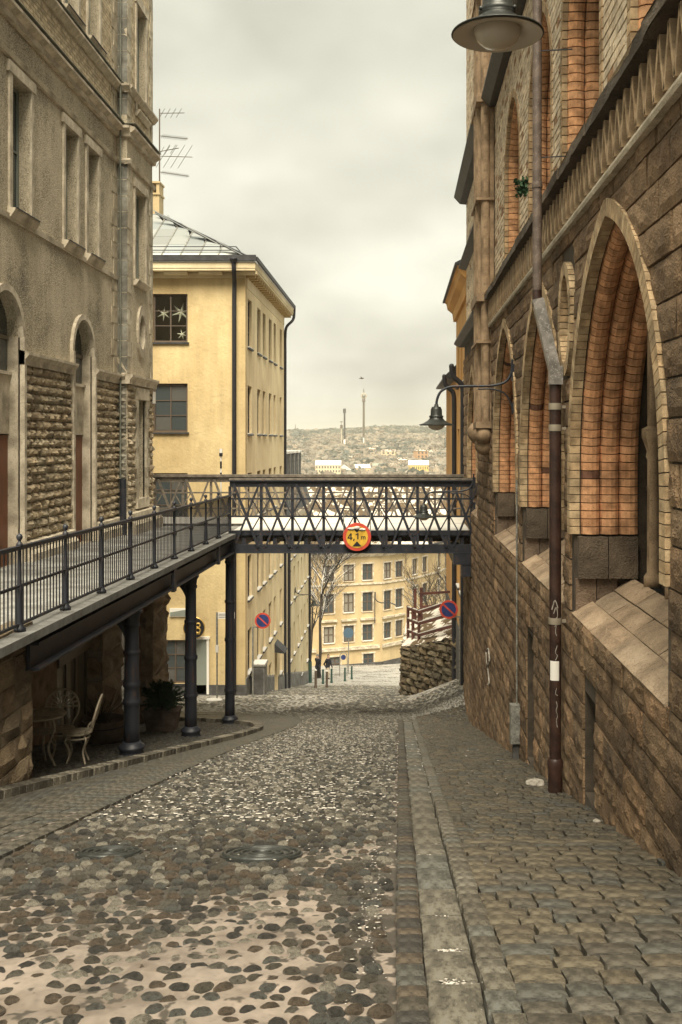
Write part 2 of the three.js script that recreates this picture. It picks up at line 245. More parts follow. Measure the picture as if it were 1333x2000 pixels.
// ---------------------------------------------------------------- the street: terrain, paving stones, gutters
const PROF = [[-12, -1.4], [0, 1.33], [25, 6.98], [40, 9.95], [55, 13.3], [65, 15.5], [112, 24.6], [150, 30], [220, 35], [470, 40.2], [500, 44]];
function drop(d) { for (let i = 1; i < PROF.length; i++) if (d <= PROF[i][0] || i === PROF.length - 1) { const [a, b] = PROF[i - 1], [c, e] = PROF[i]; return lerp(b, e, (d - a) / (c - a)); } }
const ground = (x, d) => -drop(d) + clamp((x - 0.4) * 0.44, 0, 1.0) * smooth(26, 29, d) * (1 - smooth(37, 46, d));
const tilt = (d) => -Math.atan((drop(d + 0.3) - drop(d - 0.3)) / 0.6);
// paving lines on the left: the kerb and the inner edge of the paved gutter, both sweeping round the corner by the bridge
const kerbL = new THREE.CatmullRomCurve3([[-5.0, 2], [-4.75, 4], [-4.1, 10.5], [-3.6, 16], [-3.12, 21.3], [-3.14, 23.4], [-3.7, 25.2], [-5.2, 26.4], [-8, 27.0]].map((p) => V(p[0], 0, p[1])));
const edgeL = new THREE.CatmullRomCurve3([[-2.75, 2], [-2.8, 4], [-2.86, 10.5], [-2.88, 16], [-2.72, 22.2], [-2.62, 25.4], [-2.95, 28.0], [-4.6, 29.6], [-8, 30.4]].map((p) => V(p[0], 0, p[1])));
const edgeX = (d) => { if (d > 28.2) return -9; let b = -2.75, best = 9; for (let i = 0; i <= 80; i++) { const p = EDGEP[i]; if (p.z < 28.3 && Math.abs(p.z - d) < best) { best = Math.abs(p.z - d); b = p.x; } } return b; };
const EDGEP = []; for (let i = 0; i <= 80; i++) EDGEP.push(edgeL.getPoint(i / 80));
const snowAmount = (x, d) => {                              // how much snow lies between the stones
  const n = fbm(x * 0.8 + 40, d * 0.5 + 9, 91, 4) - 0.5, road = x > -3.0 && x < 0.12;
  let k = road ? 0.97 * (1 - smooth(5.6, 7.9, d + (n * 4.5) - (x + 1.4) * 0.55)) * (1 - 0.55 * smooth(-0.5, 0.05, x + n * 0.9)) : 0;
  k = Math.max(k, road ? (0.42 + n * 0.5) * smooth(7.5, 10, d) : 0);
  if (d > 24) k = Math.max(k, smooth(25.0, 29, d) * (0.86 + n * 1.1) - (x < -4 && d < 34 ? 0.12 : 0));
  if (x < -2.92 && x > -4.3 && d < 25) k = 0.62 + n * 0.8;
  if (x > 0.46 && d < 26) k = 0.05 + n * 0.25;
  return clamp(k);
};
{
  const xs = [-160, -60, -30, -18, -12, -9, -7.5, -6.5, -6, -5.5, -5, -4.6, -4.2, -3.8, -3.5, -3.2]; for (let x = -3.05; x < 0.08; x += 0.055) xs.push(x); xs.push(0.15, 0.35, 0.5, 0.8, 1.1, 1.4, 1.7, 2, 2.4, 2.8, 3.4, 5, 8, 14, 30, 60, 160);
  const ds = []; for (let d = -10; d < 2.4; d += 1) ds.push(d); for (let d = 2.4; d < 9.5; d += 0.05) ds.push(d); for (let d = 9.5; d < 30; d += 0.2) ds.push(d); for (let d = 30; d < 66; d += 0.7) ds.push(d); for (let d = 66; d < 150; d += 4) ds.push(d); ds.push(160, 190, 220, 300, 380, 470, 485, 500);
  const P = [], U = [], I = [], nx = xs.length, LN = Math.log(31);
  for (const d of ds) for (const x of xs) {
    const s = snowAmount(x, d), b = d < 10 && x > -3.1 && x < 0.05 ? (fbm(x * 11, d * 11, 95, 3) - 0.5) * 0.05 * s + s * 0.012 : 0, gut = x > 0.1 && x < 0.36 && d < 26.5 ? -0.03 : 0;
    const band = x < -2.95 && x > -4.2 && d < 25 ? 0.022 : 0; P.push(x, ground(x, d) + b + gut + band - 0.012, -d); U.push((x + 8.5) / 12, Math.log(1 + Math.max(0, d) / 4) / LN);
  }
  for (let j = 0; j < ds.length - 1; j++) for (let i = 0; i < nx - 1; i++) { const a = j * nx + i, b = a + 1, c = a + nx, e = c + 1; I.push(a, b, e, a, e, c); }
  const g = new THREE.BufferGeometry(); g.setAttribute('position', new THREE.Float32BufferAttribute(P, 3)); g.setAttribute('uv', new THREE.Float32BufferAttribute(U, 2)); g.setIndex(I); g.computeVertexNormals();
  const W = 1024, H = 2048, px = new Uint8Array(W * H * 4);
  for (let j = 0; j < H; j++) for (let i = 0; i < W; i++) {
    const x = i / W * 12 - 8.5, d = 4 * (Math.exp(j / H * LN) - 1), s = snowAmount(x, d), f = fbm(x * 11, d * 7, 101, 4), sp = hash(i, j, 5), fine = vnoise(x * 40, d * 22, 103);
    const isSnow = f * 0.75 + fine * 0.25 < 0.22 + s * 0.46, gr = 0.8 + 0.4 * (fine - 0.5) + 0.2 * (sp - 0.5), big = fbm(x * 1.7, d * 1.7, 107, 3);
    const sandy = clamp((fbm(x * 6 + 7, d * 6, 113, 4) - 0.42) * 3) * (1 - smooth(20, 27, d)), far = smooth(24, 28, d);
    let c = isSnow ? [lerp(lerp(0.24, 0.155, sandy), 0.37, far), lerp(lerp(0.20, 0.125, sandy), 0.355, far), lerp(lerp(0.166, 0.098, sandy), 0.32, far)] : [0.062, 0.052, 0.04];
    const k = isSnow ? 0.90 + 0.55 * (gr - 0.8) + 0.4 * (big - 0.5) - (sp > 0.965 ? 0.22 : 0) : gr, o = (j * W + i) * 4;
    for (let q = 0; q < 3; q++) { const l = clamp(c[q] * k); px[o + q] = 255 * (l <= 0.0031308 ? l * 12.92 : 1.055 * l ** (1 / 2.4) - 0.055); } px[o + 3] = 255;
  }
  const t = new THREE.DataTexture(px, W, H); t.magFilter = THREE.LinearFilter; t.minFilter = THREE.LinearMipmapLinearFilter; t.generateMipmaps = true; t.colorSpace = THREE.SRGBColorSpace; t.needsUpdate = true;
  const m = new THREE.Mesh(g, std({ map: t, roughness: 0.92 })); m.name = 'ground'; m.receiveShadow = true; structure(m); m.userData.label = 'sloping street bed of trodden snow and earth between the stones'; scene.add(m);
}
const road = structure(new THREE.Group()); road.name = 'road'; road.userData.label = 'steep cobbled roadway with snow lying between its rounded field stones'; scene.add(road);
const footway = structure(new THREE.Group()); footway.name = 'pavement'; footway.userData.label = 'stone sett pavement along the brick and stone building'; scene.add(footway);
const gutter = structure(new THREE.Group()); gutter.name = 'gutter'; gutter.userData.label = 'flat stone gutter between two rows of kerb stones'; scene.add(gutter);
const paved = structure(new THREE.Group()); paved.name = 'paved_gutter'; paved.userData.label = 'rows of long setts curving round below the iron columns'; scene.add(paved);
const terrace = structure(new THREE.Group()); terrace.name = 'pavement_001'; terrace.userData.label = 'dark cobbled pavement under the raised walkway'; scene.add(terrace);
{
  const r = rng(11), cob = [];
  for (let v = 0; v < 6; v++) { // field stones: knobbly, flattened
    const g = new THREE.IcosahedronGeometry(1, 3), p = g.attributes.position;
    for (let i = 0; i < p.count; i++) { const x = p.getX(i), y = p.getY(i), z = p.getZ(i), n = 1 + 0.34 * (fbm(x * 1.3 + v * 7 + 5, z * 1.3 + y + 9, 120 + v, 3) - 0.5) * 1.6 + 0.10 * (fbm(x * 5 + 9, z * 5 + y * 4 + 20, 140 + v, 2) - 0.5); p.setXYZ(i, x * n, Math.min(y * n, 0.82 + 0.1 * n), z * n); }
    g.deleteAttribute('uv'); g.deleteAttribute('normal'); const q = mergeVertices(g, 1e-4); q.computeVertexNormals(); cob.push(boxUV(q));
  }
  const sett = [];
  for (let v = 0; v < 6; v++) sett.push(block([-0.5, 0.5, -0.5 + (r() - 0.5) * 0.06, 0.5 + (r() - 0.5) * 0.06, -0.5, 0.5], 0, 1, (u, q, w) => [u, w, q], V(0, 1, 0), { nu: 7, nv: 7, rough: 0.035, bevel: 0.09, r, crease: 0.9, even: true }));
  const cobC = tex(512, (u, v, i, j) => { const a = fbm(u * 5, v * 5, 153, 5, 5), b = vnoise(i / 2, j / 2, 157, 256), p = fbm(u * 22, v * 22, 159, 3, 22); const k = 0.84 + 0.75 * (a - 0.5) + 0.18 * (b - 0.5) - (p > 0.66 ? 0.16 : 0) + (p < 0.3 ? 0.16 : 0); return [k, k * 0.985, k * 0.95]; }, true);
  const stoneMat = std({ color: 0xffffff, map: rep(cobC, 0.42), bumpMap: rep(stoneB, 2.5), bumpScale: 0.03, roughness: 0.42 }), settMat = std({ color: 0xffffff, map: rep(cobC, 0.8), bumpMap: rep(stoneB, 0.9), bumpScale: 0.006, roughness: 0.55 });
  const tones = [[0.145, 0.132, 0.11], [0.21, 0.198, 0.172], [0.095, 0.092, 0.087], [0.44, 0.415, 0.36], [0.185, 0.15, 0.115], [0.165, 0.17, 0.16], [0.255, 0.225, 0.17], [0.205, 0.178, 0.135], [0.185, 0.172, 0.145]];
  const settTones = tones.map((c) => [c[0] * 0.50, c[1] * 0.49, c[2] * 0.47]);                // the setts are a darker granite than the field stones
  const slabTones = tones.map((c) => [c[0] * 0.72, c[1] * 0.72, c[2] * 0.70]);
  const items = [];
  for (let d = 2.6; d < 62; d += d < 9 ? 0.142 : d < 30 ? 0.135 : 0.2) {
    const step = d < 9 ? 0.086 : d < 30 ? 0.070 : 0.18, x1 = d < 26.4 ? -0.06 : d < 36 ? 2.1 : 0.3, x0 = d < 28.2 ? edgeX(d) + 0.05 : d < 39.5 ? -8 : -5.9;
    const off = r() * step;
    for (let x = x0 + off; x < x1; x += step * (0.8 + r() * 0.45)) {
      const dd = d + (r() - 0.5) * 0.085, s = snowAmount(x, dd);
      if (d > 30 && r() < s * 0.35) continue; if (d < 8 && r() < 0.10 * s) continue;
      if (Math.hypot(x + 1.0, dd - 7.45) < 0.36 || Math.hypot(x + 2.12, dd - 7.5) < 0.30) continue;
      const k = (d < 9 ? lerp(0.039, 0.036, s) : d < 30 ? 0.033 : 0.085) * (0.72 + r() * 0.45);
      items.push({ p: V(x, ground(x, dd) + lerp(0.002, -0.004, s) - k * (lerp(0.1, 0.24, s) + (d > 26 ? 0.42 * s : 0)), -dd), e: new THREE.Euler(tilt(d), (r() - 0.5) * (d < 9 ? 1.1 : 0.7), (r() - 0.5) * 0.16), s: V(k * (1 + r() * 0.2), k * lerp(0.85, 0.75, s), k * (d < 30 ? 1.3 + r() * 0.4 : 0.9 + r() * 0.3)), t: d < 8.5 ? r() * 6 | 0 : [1, 3, 5, 2, 1, 5, 0, 3][r() * 8 | 0], v: r() * 6 | 0 });
    }
  }
  scatter(road, 'cobblestone', 'cobblestones', items, cob, tones, stoneMat);
  { // crumbs of old snow lodged in the joints, on the gutter and against the kerbs
    const fl = [], patches = [[0.24, 4.9, 0.07, 0.8, 900], [0.2, 7.4, 0.06, 0.25, 160], [0.40, 4.6, 0.045, 0.9, 400], [0.42, 6.6, 0.04, 0.6, 200], [0.05, 5.9, 0.04, 0.7, 200], [-1.4, 10, 1.8, 3.5, 1500], [-1.4, 16, 2.0, 6, 2600], [-1.3, 22, 2.0, 5, 1800], [-3.3, 16, 0.5, 6, 350], [0.3, 18, 0.16, 6, 250], [1.2, 16, 0.6, 7, 160], [-0.15, 6, 0.1, 2, 200]];
    for (const [cx, cd, sx, sd, n] of patches) for (let i = 0; i < n; i++) { const gx = (r() + r() + r() - 1.5) / 1.1, gd = (r() + r() + r() - 1.5) / 1.1, x = cx + gx * sx, d = cd + gd * sd, k = d > 9 ? 0.005 + r() * r() * 0.018 : 0.0025 + r() * r() * 0.007; if (x > 1.78 || x < -4) continue; const inG = x > 0.115 && x < 0.34; fl.push({ p: V(x, ground(x, d) + (inG ? 0.0 : x > 0.34 ? 0.022 : x > -0.02 ? 0.03 : 0.012), -d), e: new THREE.Euler(tilt(d), r() * 6, 0), s: V(k * (1 + r()), k * 0.35, k), t: r() * 3 | 0, v: r() * 6 | 0 }); }
    scatter(road, 'snow_crumb', 'snow_crumbs', fl, cob, [[0.40, 0.375, 0.33], [0.33, 0.305, 0.27], [0.46, 0.435, 0.39]], std({ color: 0xffffff, roughness: 0.95 }), 0);
  }
  // manhole covers
  for (const [x, d, rr] of [[-1.0, 7.45, 0.30], [-2.12, 7.5, 0.24]]) {
    const t = thing('manhole_cover', rr > 0.27 ? 'round ringed iron manhole cover beside the bare patch of snow' : 'smaller iron manhole cover set among dark cobbles', 'manhole cover');
    const rings = [[rr, 0.03], [rr * 0.8, 0.026], [rr * 0.58, 0.026], [rr * 0.36, 0.026]].map(([a, w]) => { const g = new THREE.TorusGeometry(a - w, w * 0.55, 6, 40); g.rotateX(Math.PI / 2); return g; });
    const plate = new THREE.CylinderGeometry(rr, rr, 0.05, 36);
    for (const [n, gs, y] of [['cover', [plate], -0.025], ['ring', rings, 0.0]]) { const m = obj(n, gs, M.lampMetal, t); m.position.y = y; }
    t.position.set(x, ground(x, d) + 0.010, -d); t.rotation.x = tilt(d);
  }
  // kerb, gutter slabs and edge stones on the right side of the road
  const stones = (x0, x1, len, lift, n, dn, tone, wob) => { const L = []; for (let d = 2.4; d < dn;) { const l = len * (0.7 + r() * 0.6), c = d + l / 2, x = (x0 + x1) / 2 + (r() - 0.5) * wob; L.push({ p: V(x, ground(x, c) + lift - 0.07, -c), e: new THREE.Euler(tilt(c), (r() - 0.5) * 0.05, (r() - 0.5) * 0.04), s: V(x1 - x0 - 0.006, 0.085 + r() * 0.008, l - 0.012), t: tone[r() * tone.length | 0], v: r() * 6 | 0 }); d += l; } return L; };
  scatter(gutter, 'kerb_stone', 'kerb_stones', stones(-0.015, 0.11, 0.15, 0.03, 0, 26.5, [0, 2, 4, 5], 0.012), sett, settTones, settMat);
  scatter(gutter, 'gutter_slab', 'gutter_slabs', stones(0.115, 0.34, 0.62, -0.012, 0, 26.5, [1, 8, 5], 0.006), sett, slabTones, settMat);
  scatter(gutter, 'edge_stone', 'edge_stones', stones(0.345, 0.475, 0.2, 0.028, 0, 26.5, [0, 1, 8, 5], 0.014), sett, slabTones, settMat);
  // the pavement: larger setts near a threshold course, smaller ones further down
  const pv = [];
  for (let d = 2.5; d < 27.5;) {
    const near = d < 7.7, ld = near ? 0.19 * (0.9 + r() * 0.25) : 0.165 * (0.85 + r() * 0.3);
    if (d > 7.7 && d < 7.92) { d = 7.95; continue; }
    for (let x = 0.485 - r() * 0.05; x < 1.84;) {
      const w = (near ? 0.185 : 0.13) * (0.65 + r() * 0.8), c = d + ld / 2 + (x - 1.1) * (near ? 0.05 : 0.02), cx = x + w / 2;
      if (cx > 0.5 && cx < 1.92) pv.push({ p: V(cx, ground(cx, c) - 0.05 + (r() - 0.5) * 0.008, -c), e: new THREE.Euler(tilt(c) + (r() - 0.5) * 0.06, (r() - 0.5) * 0.07, (r() - 0.5) * 0.05), s: V(w - (near ? 0.018 : 0.014), 0.072 + r() * 0.014, ld - (near ? 0.028 : 0.024)), t: [0, 6, 1, 6, 7, 8, 8, 7, 5][r() * 9 | 0], v: r() * 6 | 0 });
      x += w;
    }
    d += ld;
  }
  for (let x = 0.49; x < 1.85;) { const l = 0.34 * (0.8 + r() * 0.5), c = x + l / 2, d = 7.82 + (c - 1.1) * 0.06; pv.push({ p: V(c, ground(c, d) - 0.045, -d), e: new THREE.Euler(tilt(d), -0.06, 0), s: V(l - 0.01, 0.085, 0.15), t: [6, 7, 6][r() * 3 | 0], v: r() * 6 | 0 }); x += l; }
  scatter(footway, 'paving_sett', 'paving_setts', pv, sett, settTones, settMat);
  // the paved gutter on the left: rows of setts that follow the kerb round the corner
  const rows = 9, ps = [], LEN = edgeL.getLength();
  for (let j = 0; j < rows; j++) for (let s = 0; s < LEN;) {
    const long = j > 3, l = (long ? 0.42 : 0.24) * (0.75 + r() * 0.5), t = Math.min(0.999, (s + l / 2) / LEN), a = edgeL.getPointAt(t), b = kerbL.getPointAt(t), f = (j + 0.5) / rows, p = a.clone().lerp(b, f), ta = edgeL.getTangentAt(t).lerp(kerbL.getTangentAt(t), f), wd = a.distanceTo(b) / rows;
    const d = p.z, e = new THREE.Euler(tilt(d), Math.atan2(-ta.x, ta.z), 0, 'XYZ'); e.y = Math.atan2(-ta.x, ta.z);
    if (d > 2.4) ps.push({ p: V(p.x, ground(p.x, d) - 0.052 + (r() - 0.5) * (long ? 0.004 : 0.01), -d), e, s: V(wd - 0.034, 0.076, l - 0.02), t: (long ? [5, 8, 1] : [8, 1, 5])[r() * 3 | 0], v: r() * 6 | 0 });
    s += l;
  }
  scatter(paved, 'sett', 'setts', ps, sett, settTones, settMat);
  const kl = [], KL = kerbL.getLength();
  for (let s = 0; s < KL; s += 0.17) { const t = Math.min(0.999, s / KL), p = kerbL.getPointAt(t), ta = kerbL.getTangentAt(t); if (p.z > 2.4) kl.push({ p: V(p.x - 0.07, ground(p.x, p.z) + 0.015, -p.z), e: new THREE.Euler(tilt(p.z), Math.atan2(-ta.x, ta.z), 0), s: V(0.2, 0.10, 0.155), t: [1, 3, 0][r() * 3 | 0], v: r() * 6 | 0 }); }
  scatter(paved, 'kerb_stone', 'kerb_stones', kl, sett, settTones, settMat);
  const tr = [];
  for (let s = 0; s < KL; s += 0.115) { const p = kerbL.getPointAt(Math.min(1, s / KL)); if (p.z < 9 || p.z > 26.9) continue; for (let x = p.x - 0.24; x > -6.4; x -= 0.105 + r() * 0.03) { const d = p.z + (r() - 0.5) * 0.05; tr.push({ p: V(x, ground(x, d) - 0.012, -d), e: new THREE.Euler(tilt(d), r() * 3, 0), s: V(0.06, 0.045, 0.05), t: [0, 2, 2, 5][r() * 4 | 0], v: r() * 6 | 0 }); } }
  scatter(terrace, 'cobblestone', 'cobblestones', tr, cob, tones, stoneMat, 150);
}

// ---------------------------------------------------------------- brick and stone building on the right
{
  const T = thing('brick_stone_building', 'tall brick building on a rough stone base with deep pointed arches', 'building'), r = rng(77);
  const XR = 1.8, D0 = 4.2, D1 = 28.6, out = V(-1, 0, 0), map = (u, v, w) => [XR - w, v, -u];
  const W = new Wall([XR, D1], [XR, D0]), U = (d) => D1 - d;                    // wall coordinate of a depth
  const arch = (c, a, v0, vs, va) => { const h = va - vs, R = (a * a + h * h) / (2 * a); return { c, a, v0, vs, va, R, hw: (v) => v < v0 || v > va ? -1 : v <= vs ? a : Math.max(0, a - R + Math.sqrt(Math.max(0, R * R - (v - vs) ** 2))) }; };
  const rect = (c, a, v0, v1) => ({ c, a, v0, va: v1, hw: (v) => v < v0 || v > v1 ? -1 : a });
  const low = [arch(8.83, 1.87, -1.80, -0.4, 1.97), arch(13.18, 1.87, -1.80, -0.4, 1.97), arch(17.5, 1.87, -1.80, -0.4, 1.97), arch(25.2, 1.5, -1.80, -0.5, 1.75)];
  const slits = [rect(9.77, 0.30, -3.46, -2.46), rect(14.15, 0.42, -4.5, -2.7)], ocu = { c: 10.98, v: 1.30, r: 0.42 };
  const up = [arch(7.18, 1.1, 2.98, 4.5, 5.7), arch(10.66, 1.1, 2.98, 4.5, 5.7), arch(13.7, 1.06, 2.98, 4.5, 5.7), arch(17.05, 1.06, 2.98, 4.5, 5.7), arch(24.6, 0.8, 3.1, 4.6, 5.6)];
  const up2 = [17.05, 13.7, 24.6].map((c) => arch(c, 0.95, 7.4, 9.4, 10.6));
  const holePath = (o, grow = 0, n = 10) => { const p = []; if (!o.R) return rectHole(U(o.c) - o.a, U(o.c) + o.a, o.v0, o.va); const a = o.a + grow, R = o.R + grow; const th = Math.acos((R - a) / R); p.push([U(o.c) - a, o.v0]); for (let i = 0; i <= n; i++) { const t = th * i / n; p.push([U(o.c) - (a - R + R * Math.cos(t)), o.vs + R * Math.sin(t)]); } for (let i = n - 1; i >= 0; i--) { const t = th * i / n; p.push([U(o.c) + (a - R + R * Math.cos(t)), o.vs + R * Math.sin(t)]); } p.push([U(o.c) + a, o.v0]); return p; };
  const disc = []; for (let i = 0; i < 24; i++) { const t = i / 24 * Math.PI * 2; disc.push([U(ocu.c) + ocu.r * 0.72 * Math.cos(t), ocu.v + ocu.r * 1.2 * Math.sin(t)]); }
  // cores with real openings
  const coreL = W.panel(0, D1 - D0, -9.5, 2.72, [...low, ...slits].map((o) => holePath(o)).concat([disc]), 0.78); coreL.translate(0.03, 0, 0);
  obj('stone_wall', coreL, M.mortarDark, T);
  const coreU = W.panel(0, D1 - D0, 2.721, 13.5, [...up, ...up2].map((o) => holePath(o)), 0.62); coreU.translate(0.09, 0, 0);
  obj('brick_wall', coreU, M.mortarLight, T);
  obj('body', [bx(2.66, 11, -9.5, 2.70, D0, D1), bx(2.57, 11, 2.705, 13.5, D0 + 0.002, D1 - 0.002)], M.mortarDark, T);
  // stone blocks in level courses
  const blocks = [], lowAll = [...low.map((o) => ({ ...o, g: 0.12 })), ...slits.map((o) => ({ ...o, g: 0 }))];
  const cut = (list, v0, v1, u0, u1) => { // splits a course [u0,u1] by the openings; returns trapezoids
    let segs = [[u0, u1, u0, u1]]; const vm0 = v0 + 0.002, vm1 = v1 - 0.002;
    for (const o of list) { let h0 = o.hw(vm0), h1 = o.hw(vm1); if (h0 < 0 && h1 < 0) continue; if (!o.R) h0 = h1 = o.a; const a0 = Math.max(h0, 0) + o.g, a1 = h1 < 0 ? (o.R ? 0 : o.a) : h1 + o.g, n = [];
      for (const s of segs) { const lo0 = o.c - a0, hi0 = o.c + a0, lo1 = o.c - a1, hi1 = o.c + a1; if (hi0 <= s[0] && hi1 <= s[2] || lo0 >= s[1] && lo1 >= s[3]) { n.push(s); continue; } if (lo0 > s[0]) n.push([s[0], Math.min(s[1], lo0), s[2], Math.min(s[3], lo1)]); if (hi0 < s[1]) n.push([Math.max(s[0], hi0), s[1], Math.max(s[2], hi1), s[3]]); } segs = n; }
    return segs;
  };
  let v = -8.4;
  while (v < 2.24) {
    let h = Math.min(0.25 + r() * 0.05, 2.25 - v); if (h < 0.06) break; if (v < -1.8 && v + h > -1.95) h = -1.80 - v;
    for (const s of cut([...lowAll, { ...rect(ocu.c, 0.40, ocu.v - 0.60, ocu.v + 0.60), g: 0 }], v, v + h, D0, D1)) {
      for (let u = s[0]; u < s[1] - 0.02;) {
        let l = 0.42 + r() * 0.42; if (s[1] - (u + l) < 0.2) l = s[1] - u; const u1 = Math.min(s[1], u + l);
        if (v + h > ground(1.8, u1) - 0.1) { const first = u === s[0], last = u1 >= s[1] - 1e-6;
          blocks.push(stain(paint(block([u + 0.009, u1 - 0.009, (first ? s[2] : u) + 0.009, (last ? s[3] : u1) - 0.009, v + 0.009, v + h - 0.009], -0.05, (r() - 0.4) * 0.018, map, out, { nu: 8, nv: 4, rough: 0.02, bevel: 0.006, r }), vary(r() < 0.1 ? [0.33, 0.22, 0.13] : [0.25, 0.168, 0.098], r, 0.2)))); }
        u = u1;
      }
    }
    v += h;
  }
  pieces(T, 'stone_block', 'stonework', blocks, M.stone);
  // arch mouldings: pale voussoirs on the face, three rolls of rounded bricks inside
  const pathOf = (o, step, vb) => { const L = [], R = o.R, th = Math.acos((R - o.a) / R), add = (sg, vv, t) => L.push(t === null ? { p: [o.c + sg * o.a, vv], n: [sg, 0] } : { p: [o.c + sg * (o.a - R + R * Math.cos(t)), o.vs + R * Math.sin(t)], n: [sg * Math.cos(t), Math.sin(t)] });
    const ns = Math.round((o.vs - vb) / step), na = Math.round(R * th / step); for (let i = 0; i < ns; i++) add(1, vb + (o.vs - vb) * i / ns, null); for (let i = 0; i <= na; i++) add(1, 0, th * i / na); L.push(null); for (let i = na; i >= 0; i--) add(-1, 0, th * i / na); for (let i = ns - 1; i >= 0; i--) add(-1, vb + (o.vs - vb) * i / ns, null); return L; };
  const wedge = (A, B, i0, i1, x0, x1) => { // a brick between two path points, insets i0..i1 outward, x from x0 to x1
    const q = (S, i, x) => [x, S.p[1] + S.n[1] * i, -(S.p[0] + S.n[0] * i)], c = [q(A, i0, x0), q(B, i0, x0), q(B, i1, x0), q(A, i1, x0), q(A, i0, x1), q(B, i0, x1), q(B, i1, x1), q(A, i1, x1)], P = [];
    for (const f of [[0, 1, 2, 3], [7, 6, 5, 4], [0, 4, 5, 1], [1, 5, 6, 2], [2, 6, 7, 3], [3, 7, 4, 0]]) P.push(...c[f[0]], ...c[f[1]], ...c[f[2]], ...c[f[0]], ...c[f[2]], ...c[f[3]]);
    const ctr = c.reduce((a, b) => a.add(V(...b)), V()).multiplyScalar(1 / 8);
    for (let i = 0; i < P.length; i += 9) { const a = V(...P.slice(i, i + 3)), b = V(...P.slice(i + 3, i + 6)), d = V(...P.slice(i + 6, i + 9)), n = b.clone().sub(a).cross(d.clone().sub(a)); if (n.dot(a.clone().sub(ctr)) < 0) for (let t = 0; t < 3; t++) { const s = P[i + 3 + t]; P[i + 3 + t] = P[i + 6 + t]; P[i + 6 + t] = s; } }
    const g = new THREE.BufferGeometry(); g.setAttribute('position', new THREE.Float32BufferAttribute(P, 3)); g.computeVertexNormals(); return boxUV(g);
  };
  const rollBrick = (A, B, xc, rad, deep) => { // a brick with a rounded face
    const N = 6, ring = (S) => { const L = []; for (let i = 0; i <= N; i++) { const f = Math.PI * i / N, x = xc - rad * Math.cos(f), ins = deep * Math.sin(f) + 0.004; L.push([x, S.p[1] - S.n[1] * ins, -(S.p[0] - S.n[0] * ins)]); } return L; }, a = ring(A), b = ring(B), P = [], tri = (x, y, z) => P.push(...x, ...y, ...z);
    for (let i = 0; i < N; i++) { tri(a[i], b[i], b[i + 1]); tri(a[i], b[i + 1], a[i + 1]); if (i) { tri(a[0], a[i], a[i + 1]); tri(b[0], b[i + 1], b[i]); } }
    const inw = V(0, -A.n[1], A.n[0]), x = V(...P.slice(0, 3)), y = V(...P.slice(3, 6)).sub(x), z = V(...P.slice(6, 9)).sub(x); y.cross(z); // test on the crown quad
    const k = Math.floor(N / 2), m0 = V(...a[k]), m1 = V(...b[k]).sub(m0), m2 = V(...b[k + 1]).sub(m0);
    if (m1.cross(m2).dot(inw) < 0) for (let i = 0; i < P.length; i += 9) for (let t = 0; t < 3; t++) { const s = P[i + 3 + t]; P[i + 3 + t] = P[i + 6 + t]; P[i + 6 + t] = s; }
    const g = new THREE.BufferGeometry(); g.setAttribute('position', new THREE.Float32BufferAttribute(P, 3)); g.computeVertexNormals(); return boxUV(g);
  };
  const ends = (A, B, k) => { const f = (S, Q, t) => ({ p: [lerp(S.p[0], Q.p[0], t), lerp(S.p[1], Q.p[1], t)], n: S.n }); return [f(A, B, k), { ...f(A, B, 1 - k), n: B.n }]; };
  const rolls = [], vouss = [], upRolls = [];
  const brickTone = () => r() < 0.035 ? vary([0.22, 0.11, 0.07], r, 0.3) : vary([0.76, 0.41, 0.215], r, 0.16), paleTone = () => vary([0.56, 0.42, 0.255], r, 0.2);
  low.forEach((o, k) => {
    const L = pathOf(o, 0.088, -0.98);
    for (let i = 0; i < L.length - 1; i++) { if (!L[i] || !L[i + 1]) continue; const [A, B] = ends(L[i], L[i + 1], 0.05); vouss.push(paint(wedge(A, B, -0.035, 0.115 + r() * 0.01, 1.775, 1.88), paleTone()));
      for (let q = 0; q < 3; q++) { const [a2, b2] = ends(L[i], L[i + 1], 0.045 + r() * 0.02); if (L[i].n[0] > -0.2 || r() < 2) rolls.push(paint(rollBrick(a2, b2, 1.995 + q * 0.2, 0.098, 0.085), brickTone())); } }
  });
  up.concat(up2).forEach((o) => { const L = pathOf(o, 0.1, o.v0 + 0.02); for (let i = 0; i < L.length - 1; i++) { if (!L[i] || !L[i + 1]) continue; for (let q = 0; q < 2; q++) { const [A, B] = ends(L[i], L[i + 1], 0.06); upRolls.push(paint(rollBrick(A, B, 2.03 + q * 0.2, 0.097, 0.06), vary([0.72, 0.395, 0.205], r, 0.2))); } const [A, B] = ends(L[i], L[i + 1], 0.06); upRolls.push(paint(wedge(A, B, -0.01, 0.12, 1.868, 1.93), vary([0.50, 0.36, 0.21], r, 0.2))); } });
  for (let i = 0; i < 40; i++) { const f = (t) => ({ p: [ocu.c + 0.31 * Math.cos(t), ocu.v + 0.5 * Math.sin(t)], n: [Math.cos(t), Math.sin(t)] }), a = f(i / 40 * 6.2832 + 0.012), b = f((i + 1) / 40 * 6.2832 - 0.012); vouss.push(paint(wedge(a, b, -0.03, 0.11, 1.765, 1.9), paleTone())); }
  pieces(T, 'rounded_brick', 'rounded_bricks', rolls.concat(upRolls), M.brick);
  pieces(T, 'arch_brick', 'arch_bricks', vouss, M.brick);
  const back = []; for (let y = 0; y < 12; y++) back.push(paint(block([ocu.c - 0.34, ocu.c + 0.34, ocu.c - 0.34, ocu.c + 0.34, ocu.v - 0.54 + y * 0.09, ocu.v - 0.455 + y * 0.09], -0.32, -0.22, map, out, { nu: 2, nv: 1, bevel: 0.004, r }), brickTone()));
  pieces(T, 'recess_brick', 'recess_bricks', back, M.brick);
